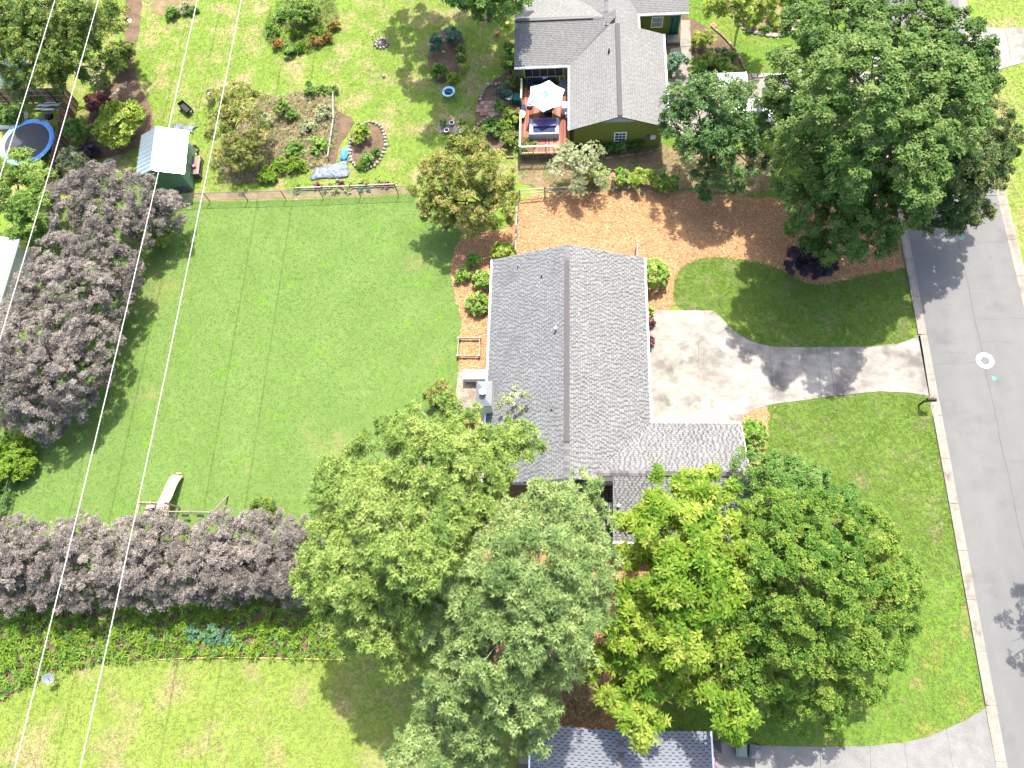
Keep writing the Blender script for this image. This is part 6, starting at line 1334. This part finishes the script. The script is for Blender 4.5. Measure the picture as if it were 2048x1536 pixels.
for i, (x0, lab) in enumerate(((20, 'leftmost purple shrub of the hedge below the lawn'), (150, 'purple shrub left of the playset in the lower hedge'), (290, 'purple shrub right below the slide in the lower hedge'), (430, 'purple shrub below the swing frame in the lower hedge'), (555, 'rightmost purple shrub of the lower hedge, next to the pine'))):
    s_ = -12 * (i == 4)
    hedge(lab, xy(x0, 1180), [(x0 - 45, 1085 + s_, 3.4, 1.4), (x0 + 15, 1075 + s_, 3.6, 1.5), (x0 + 55, 1095, 3.4, 1.4), (x0 - 30, 1130, 3.6, 1.5), (x0 + 30, 1140, 3.5, 1.5), (x0 - 40, 1180 - i * 6, 2.5, 1.3), (x0 + 25, 1190 - i * 7, 2.4, 1.3), (x0, 1115, 4.0, 1.4)], BG)
tree('dark_plum', 'very dark purple bush at the foot of the huge shade tree', 'shrub', xy(1625, 530), lob([(1600, 510, 1.5, .8), (1635, 500, 1.7, .9), (1655, 525, 1.3, .8), (1615, 540, 1.0, .8), (1645, 545, .8, .6), (1585, 530, 1.0, .5)]), 'ever', 'darkpurple', tr=.06, limb_r=.03, dens=7, cr=.26, tips=24, L=.15, W=.09)
# ------------------------------------------------------------ shrubs
def bsh(label, px_, py_, r, h, kind, leaf, **kw): return bush('shrub', label, xy(px_, py_, h * .6), r, h, kind, leaf, **kw)
bsh('round clipped light green shrub at the right gable corner of the house', 1308, 545, 1.05, 1.7, 'ball', 'shrub')
bsh('round clipped shrub at the end of the garage wing', 1503, 868, .95, 1.6, 'ball', 'shrub')
bsh('lowest of the round shrubs along the rear wall', 955, 605, .78, 1.1, 'ball', 'shrub')
bsh('middle round shrub along the rear wall', 965, 558, .68, 1.1, 'ball', 'shrub')
bsh('bright round shrub at the rear gable corner beside the grey fence', 1005, 505, .85, 1.3, 'ball', 'lime')
bsh('taller loose shrub above the middle round one by the rear wall', 948, 522, .55, .9, 'shrub', 'green', nl=3)
bsh('small leafy shrub at the lawn edge of the rear straw bed', 925, 548, .55, .7, 'shrub', 'shrub', nl=3)
bsh('upper of two small dark red shrubs against the driveway wall', 1298, 643, .34, .6, 'small', 'wine'); bsh('lower of two small dark red shrubs against the driveway wall', 1298, 684, .34, .6, 'small', 'wine')
bsh('little yellow green plant at the corner of the driveway slab', 1297, 622, .30, .4, 'small', 'lime')
bsh('bright bushy shrub right of the garden fence', 158, 258, 1.2, 2.2, 'shrub', 'thuja', nl=6, dens=9); bsh('yellow green leafy shrub left of the shed', 240, 250, 1.9, 3.0, 'shrub', 'lime', nl=7, dens=8, L=.24, W=.13)
bsh('wine red shrub above the two bright shrubs', 196, 206, .95, 1.3, 'shrub', 'wine', nl=4); bsh('dark purple shrub above the large purple hedge', 175, 305, .95, 1.2, 'shrub', 'darkpurple', nl=4); bsh('pale green loose shrub beside the stepping stones', 195, 150, 1.0, 1.8, 'shrub', 'silver', nl=4)
bsh('white flowered green shrub below the trampoline fence', 145, 325, 1.5, 1.6, 'shrub', 'silver', nl=5, dens=9); bsh('leafy green bush in the raised planter', 22, 232, 1.2, 1.6, 'shrub', 'green', nl=5, dens=9)
bsh('blue grey spruce at the left edge above the wooden fence', 15, 140, 1.5, 2.6, 'shrub', 'blue', nl=5, dens=9, W=.03, L=.3)
bsh('dark green shrub beside the evergreen and dirt path', 240, 110, 1.4, 2.0, 'shrub', 'ever', nl=5, dens=9)
bsh('lime green maple shoots at the hedge end by the wire fence', 320, 470, .9, 1.8, 'shrub', 'lime', nl=4); bsh('dark undergrowth left of the lower lawn corner', 20, 920, 1.7, 1.4, 'shrub', 'fern', nl=6, dens=9)
bsh('green sprouting shrub at the upper right end of the lower hedge', 530, 1018, .9, 1.3, 'shrub', 'ever', nl=4); bsh('lime sapling between hedge and pine', 590, 1085, .8, 3.2, 'shrub', 'lime', nl=4)
# lower side of the crape and rear corner
bsh('loose green shrub overhanging the chimney pad', 880, 790, 1.0, 2.0, 'shrub', 'crape', nl=4); bsh('feathery twig top over the house roof beside the pine', 1030, 815, .9, 5.6, 'small', 'silver', dens=6)
# around the olive house
for (a, b, r, h, k, lf, lab) in (
    (1195, 292, .55, .9, 'shrub', 'ever', 'leftmost dark shrub under the olive gable wall'), (1220, 296, .6, .9, 'shrub', 'green', 'second dark shrub under the olive gable wall'), (1245, 292, .6, 1.0, 'shrub', 'green', 'third shrub under the olive gable wall'), (1272, 288, .55, .95, 'shrub', 'ever', 'rightmost shrub under the olive gable wall'),
    (1190, 345, .9, 1.5, 'shrub', 'lime', 'yellow green shrub right of the silvery tree'), (1247, 355, .75, 1.3, 'shrub', 'shrub', 'left of two green shrubs above the straw bed'), (1283, 358, .8, 1.4, 'shrub', 'lime', 'right of two green shrubs above the straw bed'), (1330, 365, 1.0, 1.2, 'shrub', 'shrub', 'light green shrub at the drive corner of the straw bed'),
    (1020, 235, .9, 1.2, 'shrub', 'lime', 'yellow flowering shrub left of the deck railing'), (985, 255, .9, 1.0, 'shrub', 'green', 'green shrub below the paver landing'), (1020, 275, .9, 1.0, 'shrub', 'ever', 'dark green shrub below the deck corner'), (1055, 292, .8, .9, 'shrub', 'green', 'leafy plants under the front of the deck'), (1000, 210, .5, .8, 'small', 'green', 'plants beside the paver landing'),
    (1020, 130, .6, 1.6, 'shrub', 'ever', 'dark narrow shrub along the shaded house side'), (1028, 165, .7, 1.4, 'shrub', 'ever', 'dark shrub beside the deck stairs'), (1010, 185, .6, .8, 'shrub', 'teal', 'blue green plants by the deck stairs'), (1018, 95, .5, 1.2, 'shrub', 'green', 'green shrub along the shaded house side'),
    (1350, 125, .85, 1.4, 'shrub', 'teal', 'rounded blue green shrub between house and walk'), (1405, 82, .9, 1.2, 'shrub', 'lime', 'yellow shrub at the top of the rose bed'), (1395, 130, .7, .8, 'shrub', 'shrub', 'bright green plant by the walk in the rose bed'), (1420, 118, .65, .8, 'shrub', 'lime', 'yellow green plant in the middle of the rose bed'), (1440, 130, .7, .8, 'shrub', 'shrub', 'leafy green plant at the lower rose bed'), (1445, 105, .5, .7, 'shrub', 'silver', 'pale plant in the upper rose bed'), (1465, 115, .5, .7, 'shrub', 'green', 'green plant by the brick edging'), (1458, 132, .45, .6, 'shrub', 'lime', 'small lime plant at the drive end of the rose bed'),
    (1507, 48, .55, .7, 'shrub', 'shrub', 'round plant at the left of the rock garden'), (1545, 35, .55, .7, 'small', 'fern', 'tall bladed plant in the rock garden'), (1555, 52, .35, .4, 'small', 'lime', 'low plant at the lower rock garden'), (1575, 22, .4, .5, 'small', 'green', 'small plant at the right of the rock garden'), (1572, 55, .3, .35, 'small', 'orange', 'yellowish clump by the rock garden stones'), (1530, 58, .35, .4, 'small', 'green', 'low clump by the rock garden edge'), (1570, 2, .4, .5, 'small', 'fern', 'grassy clump at the top of the rock garden'),
    (875, 85, .8, 1.0, 'shrub', 'teal', 'large blue green shrub in the shaded bed'), (905, 72, .7, .8, 'shrub', 'teal', 'smaller blue green shrub in the shaded bed'), (877, 140, .85, .9, 'shrub', 'green', 'round bright green bush in the shaded bed'), (905, 155, .45, .4, 'small', 'lime', 'yellow green hosta at the foot of the shaded bed'), (925, 135, .35, .4, 'small', 'lime', 'hosta at the right edge of the shaded bed'), (922, 115, .35, .4, 'small', 'shrub', 'middle hosta at the right of the shaded bed'), (922, 95, .3, .35, 'small', 'shrub', 'topmost hosta at the right of the shaded bed'),
    (725, 265, .95, 1.2, 'shrub', 'lime', 'yellow green shrub in the stone ringed bed'), (735, 318, .6, .5, 'shrub', 'green', 'low green plants in the lower stone ringed bed'), (725, 330, .4, .35, 'small', 'fern', 'small lime plant in the lower stone ringed bed'), (752, 305, .4, .4, 'small', 'green', 'small plant at the right of the stone ringed bed'),
    (562, 212, .75, 1.3, 'shrub', 'thuja', 'upright green plant in the vegetable bed'), (583, 228, .5, .8, 'shrub', 'thuja', 'smaller green plant in the vegetable bed'), (622, 178, .6, .7, 'shrub', 'green', 'green plant at the top of the vegetable bed'), (648, 178, .35, .5, 'small', 'green', 'small plant at the top right of the vegetable bed'), (668, 178, .3, .6, 'small', 'green', 'dark little plant at the corner of the vegetable bed'),
    (590, 300, .8, .5, 'shrub', 'green', 'tangled green plants in the lower vegetable bed'), (640, 290, .8, .6, 'shrub', 'shrub', 'pale bushy plants at the right of the vegetable bed'), (615, 255, .7, .5, 'small', 'silver', 'pale stalks in the middle of the vegetable bed'), (530, 245, .8, .6, 'shrub', 'silver', 'silvery plants at the left of the vegetable bed'), (560, 335, .8, .5, 'shrub', 'fern', 'bright green clump at the foot of the vegetable bed'), (595, 330, .8, .4, 'shrub', 'fern', 'bright green runner plants below the vegetable bed'), (535, 350, .7, .4, 'shrub', 'fern', 'bright green clump left of the flower strip'), (645, 225, .7, .6, 'shrub', 'silver', 'pale leafy plants by the thin rail'),
    (605, 25, 1.6, 2.2, 'shrub', 'thuja', 'large green bush in the round top bed'), (560, 30, .7, .7, 'shrub', 'green', 'green plants at the left of the round top bed'), (545, 60, .6, .5, 'shrub', 'green', 'low plants at the left edge of the round top bed'), (555, 88, .5, .5, 'small', 'orange', 'orange lilies at the lower left of the round top bed'), (580, 98, .55, .6, 'shrub', 'green', 'green clump at the foot of the round top bed'), (605, 92, .5, .5, 'small', 'fern', 'lime clump at the foot of the round top bed'), (632, 85, .55, .55, 'small', 'orange', 'orange lilies at the lower right of the round top bed'), (655, 75, .5, .5, 'small', 'orange', 'orange lilies at the right of the round top bed'), (668, 52, .5, .5, 'small', 'orange', 'yellow orange clump at the right edge of the round top bed'), (592, 66, .5, .6, 'small', 'fern', 'grassy clump in the middle of the round top bed'), (632, 65, .5, .5, 'small', 'fern', 'bright clump right of the middle of the round top bed'), (560, 40, .35, .4, 'small', 'lime', 'yellow flowers in the round top bed'),
    (345, 28, .6, .5, 'shrub', 'green', 'dark plants at the foot of the straw bed on the top edge'), (375, 15, .5, .5, 'shrub', 'silver', 'pale plant right of the straw bed on the top edge'), (385, 20, .4, .5, 'small', 'green', 'green plant at the right end of the top straw bed')):
    bsh(lab, a, b, r, h, k, lf, nl=(3 if r > .45 else 1), **(dict(dens=10) if r > .7 else {}))
def hosta(label, px_, py_, r, leaf='hosta'):
    p = xy(px_, py_); root = thing('hosta' if leaf == 'hosta' else 'bedding_plant', label, 'plant', (p[0], p[1], -.011), group=None)
    C = np.tile(np.array([[0, 0, .08]]), (3, 1)) + RNG.normal(0, .04, (3, 3)) * (1, 1, .3); A = np.tile(np.array([[0, 0, 1.0]]), (3, 1)) + RNG.normal(0, .15, (3, 3))
    for k in range(3):
        Q = rosettes(C[k:k + 1], A[k:k + 1], 9, r * (1.1 - .25 * k), r * .32, 12 + 18 * k, 30 + 22 * k, .18, .6)
        quads_mesh('leaf_whorl', Q, np.clip(RNG.normal(.55, .15, 9), 0, 1), LF[leaf], root)
for (a, b, r, lf, lab) in ((637, 373, .5, 'wine', 'leftmost dark red plant in the flower strip by the wire fence'), (683, 370, .45, 'wine', 'middle dark red plant in the flower strip by the wire fence'), (775, 372, .5, 'wine', 'rightmost dark red plant in the flower strip by the wire fence'), (662, 371, .42, 'hosta', 'hosta right of the leftmost dark red plant'), (702, 370, .42, 'hosta', 'hosta right of the middle dark red plant'), (728, 367, .6, 'hosta', 'large pale hosta in the middle of the flower strip'), (758, 367, .6, 'hosta', 'large pale hosta left of the rightmost dark red plant'), (672, 383, .5, 'hosta', 'pale hosta close to the wire fence, left'), (696, 381, .5, 'hosta', 'pale hosta close to the wire fence, right'), (593, 385, .35, 'green', 'small green plant at the left of the flower strip'), (598, 374, .35, 'green', 'dark weed at the left of the flower strip'), (650, 383, .3, 'green', 'green seedling below the leftmost dark red plant'), (722, 381, .3, 'teal', 'small blue green plant close to the wire fence'), (738, 381, .3, 'teal', 'second small blue green plant close to the wire fence'), (787, 369, .35, 'hosta', 'rightmost hosta of the flower strip')):
    hosta(lab, a, b, r, lf)
# ------------------------------------------------------------ fern bank and other ground cover (uncountable)
def fern_mass(name, label, poly, n, leaf, L, W, k, hmin, hmax, e0=10, e1=45):
    q = np.array(poly); P = RNG.uniform(np.maximum(q.min(0), (-45, -10)), q.max(0), (n * 3, 2)); P = P[inside(P, poly)][:n]
    z = RNG.uniform(hmin, hmax, (len(P), 1)); C = np.concatenate([P, z], 1); A = np.tile(np.array([[0, 0, 1.0]]), (len(P), 1)) + RNG.normal(0, .25, (len(P), 3))
    Q = rosettes(C, A, k, L, W, e0, e1, .35, .45); Q[:, 2] = np.maximum(Q[:, 2], .015)
    V = np.clip(np.repeat(RNG.normal(.5, .17, len(P)), k) + RNG.normal(0, .06, len(P) * k), 0, 1)
    o = quads_mesh(name, Q, V, LF[leaf], None); tag(o, label, 'plants', kind='stuff')
fern_mass('ferns', 'mass of bright green ferns on the bank below the purple hedge', B_fern, 1000, 'fern', .46, .085, 9, .15, .5)
fern_mass('ferns', 'darker undergrowth between the ferns of the bank', B_fern, 1600, 'green', .26, .13, 6, .05, .35)
fern_mass('ferns', 'blue green creeper leaves on the fern bank', smooth_poly(GP([(380, 1245), (470, 1255), (480, 1290), (430, 1295), (370, 1275)])), 75, 'teal', .22, .17, 5, .3, .6)
fern_mass('dry_stalks', 'dry tangled stalks over the vegetable bed', B_veg, 1900, 'hay', .34, .035, 6, .02, .22, 0, 50)
fern_mass('weeds', 'green weeds over the vegetable bed', B_veg, 900, 'silver', .22, .06, 6, .02, .25, 0, 50)
fern_mass('weeds', 'mixed low plants filling the round top bed', B_top, 1100, 'grass_garden', .28, .05, 6, .02, .25, 10, 60)
fern_mass('weeds', 'weeds on the dirt yard above the straw bed', B_house, 900, 'hay', .2, .04, 5, .0, .06, 0, 40)
fern_mass('undergrowth', 'brushy undergrowth between the pines and the lower house', smooth_poly(GP([(1060, 1330), (1200, 1330), (1220, 1440), (1080, 1455)])), 420, 'hay', .5, .05, 6, .1, .5, 10, 60)
fern_mass('undergrowth', 'green weeds at the left fence below the purple hedge', smooth_poly(GP([(-60, 850), (60, 880), (40, 960), (10, 1050), (-60, 1060)])), 500, 'green', .34, .12, 7, .1, .7)
# pine needles strewn on the straw bed
def straw(poly, dens):
    q = np.array(poly); lo, hi = q.min(0), q.max(0); n = int((hi - lo).prod() * dens); P = RNG.uniform(lo, hi, (n, 2)); P = P[inside(P, poly)]
    P = P[~inside(P, GP([(1300, 618), (1430, 618), (1465, 655), (1540, 690), (1552, 812), (1508, 818), (1476, 841), (1296, 850)]))]; P = P[~((P[:, 0] > -5.5) & (P[:, 0] < 5.1) & (P[:, 1] > 10) & (P[:, 1] < 26.3))]; n = len(P)
    a = RNG.uniform(0, 3.14, n); l = RNG.uniform(.06, .14, n)[:, None]; w_ = RNG.uniform(.010, .022, n)[:, None]
    d = np.stack([np.cos(a), np.sin(a), RNG.normal(0, .25, n)], 1); s = np.stack([-np.sin(a), np.cos(a), 0 * a], 1); C = np.concatenate([P, RNG.uniform(.0, .05, (n, 1))], 1)
    V = np.stack([C - d * l - s * w_, C + d * l - s * w_, C + d * l + s * w_, C - d * l + s * w_], 1).reshape(-1, 3)
    o = quads_mesh('pine_straw', V, np.clip(RNG.normal(.5, .22, n), 0, 1), LF['straw']); tag(o, 'loose orange pine straw strewn over the beds round the house', 'pine straw', kind='stuff')
LF['straw'] = leafm('straw_needle', (0.204, 0.095, 0.042), (0.388, 0.225, 0.110), (0.530, 0.360, 0.202), .1, .8)
straw(P_bed, 90)
